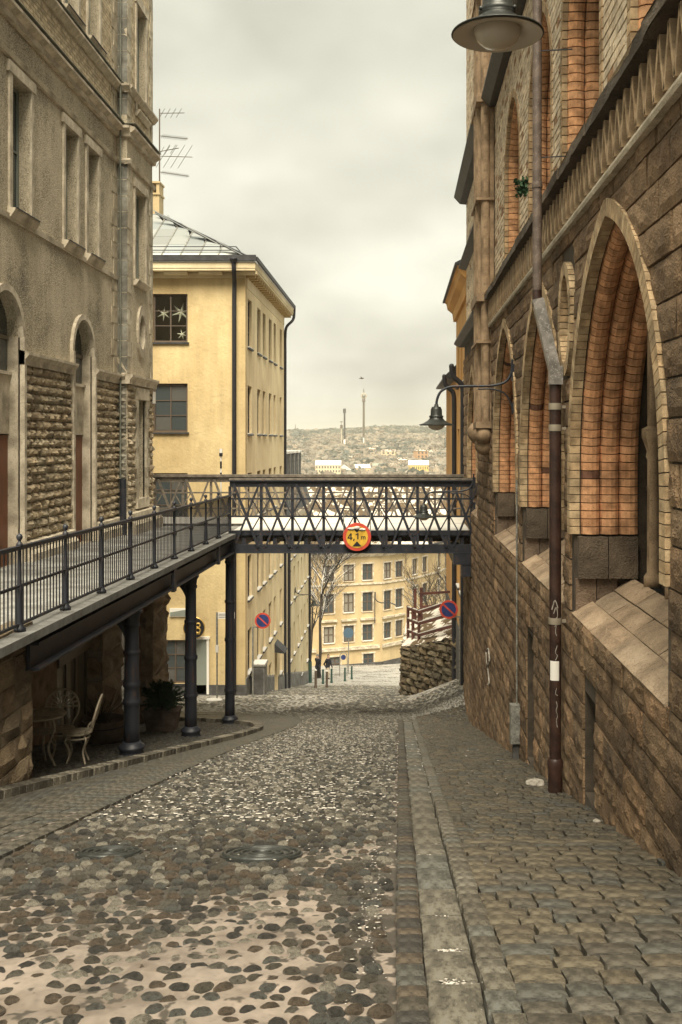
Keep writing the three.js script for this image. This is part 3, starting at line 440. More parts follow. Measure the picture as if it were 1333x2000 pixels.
  // sills: sloping slabs, stone steps below the brick jambs, windows with stone mullions
  const ca = 0.857, sa = 0.514;
  low.forEach((o) => {
    const sl = []; for (let i = 0; i < 4; i++) for (let j = 0; j < 3; j++) { const w = 2 * o.a / 4, off = j % 2 ? 0.12 : -0.08, u0 = clamp(o.c - o.a + i * w + (i ? off : 0), o.c - o.a, o.c + o.a), u1 = clamp(o.c - o.a + (i + 1) * w + (i < 3 ? off : 0), o.c - o.a, o.c + o.a), s0 = [0.0, 0.26, 0.5][j], s1 = [0.255, 0.495, 0.74][j];
      sl.push(paint(block([u0 + 0.006, u1 - 0.006, u0 + 0.006, u1 - 0.006, s0, s1 - 0.006], -0.25, (r() - 0.5) * 0.012 + (j ? 0 : 0.02), (u, s, w2) => [1.80 + s * ca - w2 * sa, -1.80 + s * sa + w2 * ca, -u], V(-sa, ca, 0), { rough: 0.012, bevel: 0.012, r }), vary([0.44, 0.335, 0.235], r, 0.16))); }
    pieces(T, 'sill_slab', 'sill_slabs', sl, M.stone);
    const st = []; for (let i = 0; i < 2; i++) { st.push(paint(bx(1.86 + i * 0.31, 2.16 + i * 0.31, -1.43, -1.0, o.c + o.a - 0.12, o.c + o.a + 0.02), vary([0.13, 0.10, 0.072], r, 0.2))); st.push(paint(bx(1.84 + i * 0.22, 2.05 + i * 0.22, -1.8, -1.44, o.c + o.a - 0.05, o.c + o.a + 0.02), vary([0.17, 0.125, 0.09], r, 0.2))); }
    pieces(T, 'jamb_stone', 'jamb_stones', st.map(boxUV), M.stone);
    const wn = sub('arched_window', T); wn.userData.label = 'dark leaded window deep inside a pointed arch';
    obj('pane', bx(2.63, 2.645, -1.6, 1.9, o.c - o.a + 0.02, o.c + o.a - 0.02), M.glass, wn);
    const fr = []; for (let i = -2; i <= 2; i++) fr.push(bx(2.56, 2.628, -1.45, 1.9, o.c + i * 0.62 - 0.035, o.c + i * 0.62 + 0.035)); for (const y of [-0.5, 0.2, 0.8]) fr.push(bx(2.57, 2.626, y - 0.03, y + 0.03, o.c - o.a, o.c + o.a));
    obj('frame', fr, M.frameDark, wn);
    for (const du of [-0.95, 0.45, 1.25]) { const s = [lathe([[0.001, 0], [0.09, 0], [0.09, 0.1], [0.06, 0.14], [0.055, 1.25], [0.07, 1.28], [0.06, 1.33], [0.1, 1.45], [0.11, 1.47], [0.11, 1.55], [0.055, 1.58], [0.055, 3.1], [0.001, 3.1]], 2.5, -1.44, -(o.c + du), 14)]; obj('mullion', s, M.brownStone, wn); }
  });
  obj('slit_back', slits.map((o) => bx(2.14, 2.2, o.v0, o.va, o.c - o.a + 0.003, o.c + o.a - 0.003)), M.plinth, T);
  up.concat(up2).forEach((o) => { const wn = sub('window', T); wn.userData.label = 'tall window set deep in pointed brickwork'; obj('pane', bx(2.49, 2.50, o.v0, o.va, o.c - o.a + 0.02, o.c + o.a - 0.02), M.glass, wn); const f = []; for (const i of [-1, 0, 1]) f.push(bx(2.43, 2.488, o.v0, o.va - 0.1, o.c + i * 0.5 - 0.04, o.c + i * 0.5 + 0.04)); for (const y of [0.7, 1.4, 2.0]) f.push(bx(2.44, 2.486, o.v0 + y - 0.03, o.v0 + y + 0.03, o.c - o.a, o.c + o.a)); obj('frame', f, M.frameOlive, wn); obj('mullion', [rod(V(2.36, o.v0, -o.c), V(2.36, o.va - 0.1, -o.c), 0.075, 0.075, 10)], M.trim, wn); });
  // pale facing bricks of the upper walls
  const fb = []; let row = 0;
  for (let y = 2.99; y < 12.9; y += 0.1, row++) {
    if (y > 6.5 && y < 6.78) continue;
    for (const s of cut([...up, ...up2].map((o) => ({ ...o, g: 0.115 })), y, y + 0.1, Math.max(D0, (y - 1.4) / 0.45), D1)) {
      for (let u = s[0] - (row % 2) * 0.14; u < s[1] - 0.01; u += 0.28) { const a = Math.max(u, s[0]), b = Math.min(u + 0.28, s[1]); if (b - a < 0.03) continue; const fi = a === s[0], la = b === s[1]; fb.push(paint(block([a + 0.006, b - 0.006, (fi ? Math.min(s[2], b - 0.02) : a) + 0.006, (la ? Math.max(s[3], a + 0.02) : b) - 0.006, y + 0.011, y + 0.089], -0.10, -0.072 + (r() - 0.5) * 0.006, map, out, { nu: 1, nv: 1, bevel: 0.003, r }), vary(r() < 0.08 ? [0.40, 0.24, 0.13] : [0.80, 0.68, 0.51], r, 0.14))); }
    }
  }
  pieces(T, 'facing_brick', 'facing_bricks', fb, M.brick);
  // frieze of leaning bricks under a rough ledge
  const fz = []; for (let d = 5; d < 19.9; d += 0.13) { const up0 = Math.round((d - 5) / 0.13) % 2, a = V(1.772, up0 ? 2.29 : 2.69, -d), b = V(1.772, up0 ? 2.69 : 2.29, -(d + 0.13)); fz.push(paint(boxUV(bar(a, b, 0.09, 0.042).toNonIndexed()), vary([0.60, 0.45, 0.29], r, 0.22))); }
  pieces(T, 'frieze_brick', 'frieze_bricks', fz, M.brick);
  obj('string_course', [W.profile(U(19.95), U(D0), [[0, 2.2], [0.06, 2.2], [0.07, 2.235], [0.06, 2.268], [0, 2.268]])], M.trim, T);
  const lg = []; for (let d = D0; d < 19.9;) { const l = 0.7 + r() * 0.5, e = Math.min(19.95, d + l); lg.push(paint(block([d + 0.004, e - 0.004, d + 0.004, e - 0.004, 2.725, 2.84], -0.06, 0.16 + r() * 0.02, map, out, { nu: 4, nv: 1, rough: 0.02, bevel: 0.02, r }), vary([0.115, 0.092, 0.068], r, 0.25)));
    lg.push(paint(block([d + 0.004, e - 0.004, d + 0.004, e - 0.004, 0, 0.26], -0.1, 0.0, (u, s, w) => [1.65 + s * 0.85 - w * 0.5, 2.845 + s * 0.5 + w * 0.85, -u], V(-0.5, 0.85, 0), { nu: 5, nv: 2, rough: 0.035, bevel: 0.012, r }), vary([0.40, 0.315, 0.205], r, 0.22))); d = e; }
  pieces(T, 'ledge_stone', 'ledge_stones', lg, M.stone);
  obj('cornice', [W.profile(U(19.95), U(D0), [[-0.09, 6.5], [0.05, 6.5], [0.2, 6.66], [0.2, 6.7], [-0.09, 6.79]]), W.profile(U(D1) - 0.1, U(21.6), [[-0.09, 6.6], [0.1, 6.62], [0.26, 6.8], [0.26, 6.84], [-0.09, 6.97]]), W.profile(U(D1) - 0.1, U(21.6), [[-0.09, 2.6], [0.12, 2.6], [0.26, 2.68], [0.26, 2.73], [-0.09, 2.98]]), W.profile(U(D1) - 0.1, U(21.6), [[-0.09, 4.75], [0.14, 4.82], [0.14, 4.86], [-0.09, 5.0]])], M.darkRoof, T);
  // clustered shaft buttress with corbels
  const bt = sub('buttress', T), sh = [];
  for (const [x, d] of [[1.70, 20.12], [1.62, 20.45], [1.62, 20.95], [1.70, 21.35]]) sh.push(rod(V(x, 0.35, -d), V(x, 13.2, -d), 0.095, 0.095, 12));
  obj('shaft', sh, M.brownStone, bt); obj('core', [bx(1.66, 1.86, 0.35, 13.2, 20.08, 21.4)], M.brownStone, bt);
  const rings = []; for (const y of [1.9, 2.72, 4.7, 6.62, 8.8]) rings.push(bx(1.51, 1.86, y, y + (y === 2.72 || y === 6.62 ? 0.16 : 0.05), 20.0, 21.48));
  for (const g of rings) obj('ring', [g], M.brownStone, bt);
  obj('corbel', [new THREE.SphereGeometry(0.2, 12, 8).translate(1.66, 0.12, -20.2), new THREE.SphereGeometry(0.23, 12, 8).translate(1.62, 0.16, -20.9), new THREE.SphereGeometry(0.2, 12, 8).translate(1.7, -0.1, -20.35), new THREE.SphereGeometry(0.2, 12, 8).translate(1.66, 0.1, -21.35), bx(1.50, 1.84, 0.24, 0.36, 20.0, 21.5)], M.brownStone, bt);
  rebase(T, 1.8, -8, -16);
}
// downpipe with its sheet-metal offset, brackets, sticker and tags
{
  const T = thing('downpipe', 'brown downpipe with a pale sheet metal elbow on the stone wall', 'downpipe'), d = 11.05;
  obj('upper_pipe', [rod(V(1.49, 1.62, -d), V(1.49, 6.6, -d), 0.05, 0.05, 16), lathe([[0.05, 0], [0.058, 0], [0.058, 0.06], [0.05, 0.06]], 1.49, 2.72, -d, 16)], M.greyPipe, T);
  obj('joint', [rod(V(1.49, 1.44, -d), V(1.49, 1.62, -d), 0.054, 0.052, 16)], M.brownPipe, T);
  obj('elbow', [bar(V(1.49, 1.52, -d + 0.02), V(1.682, 0.72, -d + 0.02), 0.125, 0.12, V(1, 0, 0)), bx(1.615, 1.755, 0.60, 0.80, d - 0.09, d + 0.05)], M.zinc, T);
  const g0 = ground(1.68, d);
  obj('lower_pipe', [rod(V(1.685, g0 + 0.2, -d), V(1.685, 0.64, -d), 0.064, 0.064, 18), lathe([[0.066, 0], [0.078, 0.02], [0.078, 0.34], [0.086, 0.36], [0.086, 0.42], [0.066, 0.45]], 1.685, g0 - 0.05, -d, 18)], M.brownPipe, T);
  for (const y of [0.33, 0.1, -1.98]) obj('bracket', [lathe([[0.067, 0], [0.072, 0], [0.072, 0.07], [0.067, 0.07]], 1.685, y, -d, 18), bar(V(1.685, y + 0.03, -d), V(1.80, y + 0.03, -d), 0.03, 0.03)], M.band, T);
  for (const y of [4.2, 3.05]) obj('wall_tie', [bar(V(1.49, y, -d), V(1.87, y + 0.02, -d), 0.012, 0.012)], M.iron, T);
  const patch = (y0, y1, a0, a1) => { const g = new THREE.CylinderGeometry(0.0665, 0.0665, y1 - y0, 8, 1, true, a0, a1 - a0); g.translate(1.685, (y0 + y1) / 2, -d); return g; };
  obj('sticker', [patch(-2.58, -2.37, -1.1, 0.5)], M.white, T);
  const sq = (pts, w) => tube(pts.map(([a, y]) => [1.685 + 0.0655 * Math.sin(a), y, -d + 0.0655 * Math.cos(a)]), w, 20, 4);
  obj('tag_paint', [sq([[-0.7, -1.82], [-0.2, -1.72], [0.3, -1.8]], 0.007), sq([[-0.4, -1.86], [0, -1.79], [0.2, -1.9], [-0.3, -1.92]], 0.005), sq([[-0.2, -2.0], [0.1, -1.96], [-0.1, -2.06], [0.1, -2.1]], 0.004), sq([[0.2, -2.2], [-0.1, -2.28], [0.2, -2.31], [-0.1, -2.36]], 0.004), sq([[0.1, -2.66], [-0.1, -2.72], [0.25, -2.74]], 0.004), sq([[0.0, -2.8], [0.2, -2.85], [0.0, -2.9], [0.25, -2.96], [0.05, -3.0], [0.2, -3.08]], 0.004)], M.faded, T);
  rebase(T, 1.685, g0, -d);
}
{ // electric conduit and its little cabinet
  const T = thing('conduit', 'thin grey conduit ending in a small grey box on the stone wall', 'conduit'), d = 15.35, g0 = ground(1.76, d);
  obj('pipe', [rod(V(1.765, -3.95, -d), V(1.765, -0.6, -d), 0.014, 0.014, 8)], M.galv, T);
  obj('box', [bx(1.66, 1.80, -4.52, -3.95, d - 0.12, d + 0.06)], M.galv, T);
  obj('foot', [bx(1.70, 1.79, g0 - 0.02, -4.52, d - 0.06, d + 0.02)], M.plinth, T);
  rebase(T, 1.76, g0, -d);
}
{ // white scrawl on the stone wall and litter on the setts
  const p = (a) => a.map(([d, y]) => [1.762, y, -d]);
  tag(obj('graffiti', [tube(p([[20.6, -4.25], [20.2, -4.12], [19.95, -4.3], [20.3, -4.5], [20.0, -4.75], [20.35, -4.85]]), 0.018, 30, 5), tube(p([[20.75, -4.3], [20.6, -4.5], [20.75, -4.6]]), 0.014, 14, 5)], M.faded), 'white scrawled tag painted on the dark stone wall', 'graffiti');
  const r = rng(5);
  for (const [x, d, s, l] of [[1.56, 11.75, 0.10, 'crumpled white plastic bag beside the downpipe'], [1.72, 8.9, 0.035, 'small white paper scrap by the wall foot']]) { const g = new THREE.IcosahedronGeometry(s, 2), q = g.attributes.position; for (let i = 0; i < q.count; i++) { const k = 0.7 + 0.6 * fbm(q.getX(i) * 30 + 9, q.getZ(i) * 30 + q.getY(i) * 20, 55, 2); q.setXYZ(i, q.getX(i) * k * 1.1, q.getY(i) * k * 0.5, q.getZ(i) * k); } g.computeVertexNormals(); const m = obj('litter', [g], M.faded); m.position.set(x, ground(x, d) + s * 0.32 + 0.02, -d); tag(m, l, 'litter'); }
}
{ // fern growing out of the brick joints
  const r = rng(31), T = thing('wall_plant', 'small dark green plant rooted in the upper brickwork', 'plant'), L = [];
  for (let i = 0; i < 150; i++) { const a = r() * 6.28, e = r() * 1.6 - 0.7, l = 0.05 + r() * 0.16, g = new THREE.PlaneGeometry(0.035, 0.06); g.rotateX(r() * 3); g.rotateY(r() * 6); g.translate(-Math.abs(Math.cos(a)) * l * 0.8, Math.sin(e) * l, Math.sin(a) * l); L.push(g); }
  obj('leaves', L, new THREE.MeshPhysicalMaterial({ color: rgb(0.03, 0.075, 0.03), roughness: 0.8 }), T); obj('stem', [rod(V(0.16, 0, 0), V(-0.12, 0.02, 0), 0.008, 0.004, 5)], M.bark, T);
  T.position.set(1.77, 3.49, -14.2);
}
// street lamps on swan-neck brackets
function lamp(x, y, d, wx, armUp, label) {                  // lamp head hanging at x, wall at wx (either side), arm at y + 0.66
  const T = thing('street_lamp', label, 'street lamp', 'bracket lamps on the house walls'), s = Math.sign(wx - x), L = Math.abs(wx - x), ya = 0.50;
  obj('arm', tubeEnds([[0, 0.2, 0], [0.01 * s, 0.3, 0], [s * 0.07, 0.43, 0], [s * 0.2, ya, 0], [s * 0.45, ya + 0.015, 0], [s * (L - 0.3), ya + 0.03, 0], [s * (L - 0.12), ya + 0.09, 0], [s * (L - 0.04), ya + 0.22, 0], [s * (L - 0.02), ya + 0.42, 0]], 0.021, 48, 10), M.iron, T);
  obj('brace', tubeEnds([[s * (L - 0.55), ya - 0.03, 0], [s * (L - 0.3), ya - 0.035, 0], [s * (L - 0.12), ya - 0.12, 0], [s * (L - 0.03), ya - 0.3, 0], [s * (L - 0.02), ya - 0.42, 0]], 0.012, 30, 8), M.iron, T);
  obj('fixing', [bx(s * (L - 0.035), s * (L + 0.02), ya + 0.1, ya + 0.36, -0.03, 0.03), bx(s * (L - 0.03), s * (L + 0.02), ya - 0.4, ya - 0.24, -0.025, 0.025)], M.iron, T);
  obj('reflector', [lathe([[0.262, -0.0945], [0.19, -0.079], [0.142, -0.056], [0.14, -0.064], [0.19, -0.086], [0.262, -0.099]], 0, 0, 0, 40)], M.enamel, T, false);
  const hood = obj('hood', [lathe([[0.001, 0.235], [0.03, 0.235], [0.035, 0.20], [0.07, 0.19], [0.088, 0.15], [0.092, 0.06], [0.11, 0.055], [0.112, 0.03], [0.10, 0.02], [0.135, -0.02], [0.20, -0.06], [0.268, -0.082], [0.272, -0.09], [0.262, -0.094], [0.19, -0.078], [0.13, -0.05], [0.001, -0.05]], 0, 0, 0, 40)], M.lampMetal, T, false);
  obj('glass_bowl', [lathe([[0.14, -0.062], [0.138, -0.085], [0.12, -0.125], [0.085, -0.155], [0.04, -0.17], [0.001, -0.173]], 0, 0, 0, 32)], M.lampGlass, T, false);
  for (const a of [0.6, 2.7, 4.8]) obj('bolt', [new THREE.SphereGeometry(0.014, 8, 6).translate(0.112 * Math.cos(a), 0.042, 0.112 * Math.sin(a))], M.lampMetal, hood);
  T.position.set(x, y, -d);
}
lamp(0.577, 2.47, 6.0, 1.79, 1, 'large bowl lamp hanging high beside the grey downpipe top');
lamp(0.582, 0.33, 16.0, 1.79, 1, 'dark bowl lamp on a swan neck above the bridge railing');
lamp(0.585, -1.73, 24.3, 1.79, 1, 'dark bowl lamp on a swan neck in front of the bridge lattice');

// ---------------------------------------------------------------- roughcast building with the corner bay on the left
const floorY = (d) => -2.0 - 0.0132 * d;                    // level of the raised walkway
{
  const T = thing('roughcast_building', 'roughcast house with rusticated stone ground floor and a projecting corner bay', 'building'), r = rng(99);
  const X0 = -7.0, X1 = -6.75, Da = 12, Db = 25.4, Dc = 28.0;
  const W = new Wall([X0, Da], [X0, Db]), U = (d) => d - Da, B = new Wall([X1, Db], [X1, Dc]), UB = (d) => d - Db, S = new Wall([X0 - 0.4, Db], [X1, Db]);
  const archHole = (w, c, a, v0, vs, va, n = 8) => { const p = [[c - a, v0]]; for (let i = 0; i <= 2 * n; i++) { const t = Math.PI * (1 - i / (2 * n)); p.push([c + a * Math.cos(t), vs + (va - vs) * Math.sin(t)]); } p.push([c + a, v0]); return p; };
  const win = [[18.45, 19.4], [21.4, 22.22], [22.95, 23.75]].map(([a, b]) => [U(a), U(b), 4.22, 6.6]), win2 = [[18.4, 19.4], [21.35, 22.25], [23.0, 23.85]].map(([a, b]) => [U(a), U(b), 9.1, 12.0]);
  const doors = [[18.15, 0.75], [22.6, 0.72]];
  obj('wall', [W.panel(0, Db - Da, -2.75, 13.5, [...win, ...win2].map((h) => rectHole(...h)).concat(doors.map(([d, a]) => archHole(W, U(d), a, -2.3, 1.9, 2.66))), 0.6)], M.cast, T);
  obj('body', [bx(-14, X0 - 0.61, -8.5, 13.5, Da, Dc - 0.35), bx(-14, X0 - 0.004, -8.5, -2.76, Dc - 0.34, Dc - 0.02)], M.cast, T);
  const bh = [[UB(26.12), UB(27.18), 4.15, 6.45], [UB(26.25), UB(27.2), 8.5, 11.2], [UB(26.35), UB(27.15), -1.5, 1.05]];
  const oval = []; for (let i = 0; i < 28; i++) { const t = -i / 28 * 6.2832; oval.push([UB(26.72) + 0.27 * Math.cos(t), 2.82 + 0.45 * Math.sin(t)]); }
  obj('bay_wall', [B.panel(0, Dc - Db, -2.75, 13.5, bh.map((h) => rectHole(...h)).concat([oval]), 0.5), bx(X0 - 0.6, X1 - 0.5, -2.75, 13.5, Db + 0.01, Dc - 0.3), bx(-14, X1 - 0.502, -2.75, 13.5, Dc - 0.29, Dc)], M.cast, T);
  // rusticated courses
  const blocks = [], holesA = doors.map(([d, a]) => ({ c: U(d), a, hw: (v) => v < 1.9 ? a : v < 2.66 ? a * Math.sqrt(1 - ((v - 1.9) / 0.76) ** 2) : -1 }));
  for (let y = -1.86; y < 1.36; y += 0.172) {
    let segs = [[0.5, Db - Da]]; for (const o of holesA) segs = segs.flatMap(([a, b]) => [[a, Math.min(b, o.c - o.a - 0.11)], [Math.max(a, o.c + o.a + 0.11), b]].filter(([p, q]) => q - p > 0.05));
    for (const [a, b] of segs) for (let u = a; u < b - 0.03;) { let l = 0.24 + r() * 0.26; if (b - u - l < 0.13) l = b - u; blocks.push(paint(block([u + 0.005, u + l - 0.005, u + 0.005, u + l - 0.005, y + 0.005, y + 0.167], -0.02, 0.045 + r() * 0.03, W.map, W.out, { nu: 4, nv: 3, rough: 0.065, bevel: 0.025, r }), vary([0.46, 0.385, 0.27], r, 0.22))); u += l; }
    for (let u = 0; u < Dc - Db - 0.03;) { let l = 0.22 + r() * 0.2; if (Dc - Db - u - l < 0.1) l = Dc - Db - u; const ov = u + l > UB(26.35) - 0.2 && u < UB(27.15) + 0.2; if (!ov) blocks.push(paint(block([u + 0.005, u + l - 0.005, u + 0.005, u + l - 0.005, y + 0.005, y + 0.167], -0.02, 0.04 + r() * 0.03, B.map, B.out, { nu: 3, nv: 3, rough: 0.06, bevel: 0.025, r }), vary([0.47, 0.40, 0.29], r, 0.22))); u += l; }
    blocks.push(paint(block([0.42, 0.64, 0.42, 0.64, y + 0.005, y + 0.167], -0.02, 0.03 + r() * 0.03, S.map, S.out, { nu: 2, nv: 2, rough: 0.05, bevel: 0.02, r }), vary([0.30, 0.28, 0.23], r, 0.22)));
  }
  pieces(T, 'rusticated_block', 'rusticated_blocks', blocks, M.stone);
  // quoins: alternating dressed stones up the corners
  const qn = []; let k = 0;
  for (let y = 1.68; y < 12.8; y += 0.40, k++) { if (y > 6.8 && y < 7.75) continue; const w = k % 2 ? 0.5 : 0.33;
    qn.push(paint(block([Db - Da - w, Db - Da - 0.01, Db - Da - w, Db - Da - 0.01, y, y + 0.385], -0.02, 0.03, W.map, W.out, { nu: 1, nv: 1, bevel: 0.008, r }), vary([0.60, 0.535, 0.41], r, 0.1)));
    qn.push(paint(block([0.02, k % 2 ? 0.38 : 0.26, 0.02, k % 2 ? 0.38 : 0.26, y, y + 0.385], -0.02, 0.03, B.map, B.out, { nu: 1, nv: 1, bevel: 0.008, r }), vary([0.60, 0.55, 0.43], r, 0.1)));
    qn.push(paint(block([Dc - Db - (k % 2 ? 0.36 : 0.24), Dc - Db, Dc - Db - (k % 2 ? 0.36 : 0.24), Dc - Db, y, y + 0.385], -0.02, 0.03, B.map, B.out, { nu: 1, nv: 1, bevel: 0.008, r }), vary([0.61, 0.56, 0.44], r, 0.1)));
    qn.push(paint(block([0.405, 0.66, 0.405, 0.66, y, y + 0.385], -0.02, 0.015, S.map, S.out, { nu: 1, nv: 1, bevel: 0.008, r }), vary([0.27, 0.27, 0.24], r, 0.12))); }
  for (let y = -1.5, i = 0; y < 1.05; y += 0.26, i++) for (const [u0, u1] of [[UB(26.35) - (i % 2 ? 0.34 : 0.2), UB(26.35)], [UB(27.15), UB(27.15) + (i % 2 ? 0.34 : 0.2)]]) qn.push(paint(block([u0, u1, u0, u1, y, y + 0.252], -0.04, 0.07, B.map, B.out, { nu: 1, nv: 1, bevel: 0.008, r }), vary([0.58, 0.53, 0.42], r, 0.1)));
  pieces(T, 'quoin', 'quoins', qn, M.stone);
  // mouldings
  const both = (pts, ext = 0.0) => [W.profile(0, Db - Da, pts), B.profile(-0.06, Dc - Db + 0.08, pts), S.profile(0.35, 0.65 + 0.1, pts)];
  const belt = [[-0.05, 1.4], [0.09, 1.4], [0.1, 1.5], [0.17, 1.58], [0.17, 1.63], [-0.05, 1.68]], beltCut = (a, b) => W.profile(a, b, belt);
  obj('belt_course', [beltCut(0, U(17.4)), beltCut(U(18.9), U(21.86)), beltCut(U(23.34), Db - Da), B.profile(-0.1, Dc - Db + 0.12, belt), S.profile(0.36, 0.64, belt)], M.trim, T);
  const pl = [[-0.05, -2.75], [0.22, -2.75], [0.22, -2.12], [0.14, -2.05], [0.14, -1.9], [-0.05, -1.87]];
  for (const [a, b] of [[0, U(17.3)], [U(19), U(21.75)], [U(23.45), Db - Da]]) obj('plinth_course', [W.profile(a, b, pl)], M.trim, T);
  obj('plinth_course', [B.profile(-0.15, Dc - Db + 0.15, [[-0.05, -2.75], [0.26, -2.75], [0.26, -2.1], [0.16, -2.0], [0.16, -1.82], [-0.05, -1.78]])], M.trim, T);
  obj('sill_course', [W.profile(0, Db - Da, [[-0.05, 3.96], [0.04, 3.96], [0.05, 4.06], [-0.05, 4.12]])], M.trim, T);
  obj('architrave', both([[-0.05, 6.84], [0.06, 6.86], [0.09, 6.94], [0.05, 6.98], [-0.05, 7.0]]), M.trim, T);
  obj('cornice', both([[-0.05, 7.5], [0.08, 7.52], [0.1, 7.62], [0.21, 7.70], [0.21, 7.76], [-0.05, 7.83]]), M.trim, T);
  obj('upper_cornice', both([[-0.05, 8.62], [0.05, 8.64], [0.15, 8.76], [0.15, 8.81], [-0.05, 8.87]]), M.trim, T);
  obj('cornice_flashing', [W.box(0, Db - Da, 7.835, 7.85, -0.05, 0.22), B.box(-0.08, Dc - Db + 0.08, 7.835, 7.85, -0.05, 0.23), W.box(0, Db - Da, 8.872, 8.885, -0.05, 0.16)], M.trimGreen, T);
  // bands of pale brick
  const fb = []; let row = 0;
  for (let y = 7.86; y < 12.6; y += 0.088, row++) {
    if (y > 8.54 && y < 8.88) continue;
    let segs = [[U(16.6), Db - Da - 0.5]]; for (const [a, b, v0, v1] of win2) if (y > v0 - 0.15 && y < v1 + 0.1) segs = segs.flatMap(([p, q]) => [[p, Math.min(q, a - 0.14)], [Math.max(p, b + 0.14), q]].filter(([x, z]) => z - x > 0.05));
    for (const [p, q] of segs) for (let u = p - (row % 2) * 0.13; u < q - 0.02; u += 0.26) { const a = Math.max(u, p), b = Math.min(u + 0.26, q); if (b - a > 0.03) fb.push(paint(block([a + 0.006, b - 0.006, a + 0.006, b - 0.006, y + 0.006, y + 0.082], -0.02, 0.012 + (r() - 0.5) * 0.004, W.map, W.out, { nu: 1, nv: 1, bevel: 0.003, r }), vary([0.68, 0.57, 0.39], r, 0.12))); }
    let sb = [[0.4, Dc - Db - 0.38]]; const h = bh[1]; if (y > h[2] - 0.15 && y < h[3] + 0.1) sb = [[0.4, h[0] - 0.1], [h[1] + 0.1, Dc - Db - 0.38]];
    for (const [p, q] of sb) for (let u = p - (row % 2) * 0.13; u < q - 0.02; u += 0.26) { const a = Math.max(u, p), b = Math.min(u + 0.26, q); if (b - a > 0.03) fb.push(paint(block([a + 0.006, b - 0.006, a + 0.006, b - 0.006, y + 0.006, y + 0.082], -0.02, 0.012, B.map, B.out, { nu: 1, nv: 1, bevel: 0.003, r }), vary([0.68, 0.58, 0.41], r, 0.12))); }
  }
  pieces(T, 'pale_brick', 'pale_bricks', fb, M.brick);
  obj('mortar_bed', [W.box(U(16.6), Db - Da - 0.5, 7.86, 8.54, -0.04, 0.004), W.box(U(16.6), U(18.3), 8.9, 12.6, -0.04, 0.004), W.box(U(19.5), U(21.25), 8.9, 12.6, -0.04, 0.004), W.box(U(23.95), Db - Da - 0.5, 8.9, 12.6, -0.04, 0.004)], M.mortarLight, T);
  // windows with dressed surrounds
  for (const [u0, u1, v0, v1] of [...win, ...win2]) {
    const t = windowIn(T, W, u0, u1, v0, v1, { cols: 2, rows: 2, depth: 0.2, mat: M.frameGreen, fw: 0.06 });
    obj('surround', [W.box(u0 - 0.13, u0 - 0.005, v0 - 0.04, v1 + 0.005, -0.03, 0.045), W.box(u1 + 0.005, u1 + 0.13, v0 - 0.04, v1 + 0.005, -0.03, 0.045), W.box(u0 - 0.2, u1 + 0.2, v1 + 0.005, v1 + 0.2, -0.03, 0.06)], M.trim, t);
    obj('sill', [W.profile(u0 - 0.16, u1 + 0.16, [[-0.3, v0 - 0.22], [0.06, v0 - 0.22], [0.14, v0 - 0.1], [0.15, v0 - 0.06], [-0.3, v0 - 0.005]])], M.trim, t);
    obj('sill_flashing', [W.box(u0 - 0.12, u1 + 0.12, v0 - 0.06, v0 - 0.045, 0.02, 0.17)], M.iron, t);
  }
  for (const [u0, u1, v0, v1] of bh.slice(0, 2)) { const t = windowIn(T, B, u0, u1, v0, v1, { cols: 2, rows: 2, depth: 0.16, mat: M.frameGreen, fw: 0.06 }); obj('surround', [B.box(u0 - 0.12, u0 - 0.005, v0 - 0.04, v1, -0.03, 0.045), B.box(u1 + 0.005, u1 + 0.12, v0 - 0.04, v1, -0.03, 0.045), B.box(u0 - 0.16, u1 + 0.16, v1 + 0.003, v1 + 0.22, -0.03, 0.06)], M.trim, t); obj('sill', [B.profile(u0 - 0.1, u1 + 0.1, [[-0.28, v0 - 0.2], [0.06, v0 - 0.2], [0.14, v0 - 0.08], [0.14, v0 - 0.05], [-0.28, v0 - 0.005]])], M.trim, t); }
  { const [u0, u1, v0, v1] = bh[2], t = windowIn(T, B, u0, u1, v0, v1, { cols: 1, rows: 4, depth: 0.2, mat: M.frameDark, fw: 0.05, label: 'narrow stone framed slit window low in the bay' }); obj('lintel', [B.box(u0 - 0.28, u1 + 0.28, v1 + 0.004, v1 + 0.3, -0.04, 0.07)], M.trim, t); obj('sill', [B.box(u0 - 0.2, u1 + 0.2, v0 - 0.25, v0 - 0.004, -0.3, 0.09)], M.trim, t); }
  { const t = sub('oval_window', T), L = [], N = 28; for (let i = 0; i < N; i++) { const a = i / N * 6.2832, b = (i + 1) / N * 6.2832 + 0.02, f = (t2, s) => [UB(26.72) + 0.27 * s * Math.cos(t2), 2.82 + (0.45 + 0.16 * (s - 1) * 2.6) * Math.sin(t2)]; const [p0, p1, p2, p3] = [f(a, 1), f(b, 1), f(b, 1.55), f(a, 1.55)]; const s = new THREE.Shape([p0, p1, p2, p3].map((p) => new THREE.Vector2(...p))), g = new THREE.ExtrudeGeometry(s, { depth: 0.1, bevelEnabled: false }); g.translate(0, 0, -0.04); L.push(g.applyMatrix4(B.m)); }
    obj('surround', L, M.trim, t); obj('pane', [B.box(UB(26.4), UB(27.04), 2.3, 3.34, -0.34, -0.33)], M.glass, t); }
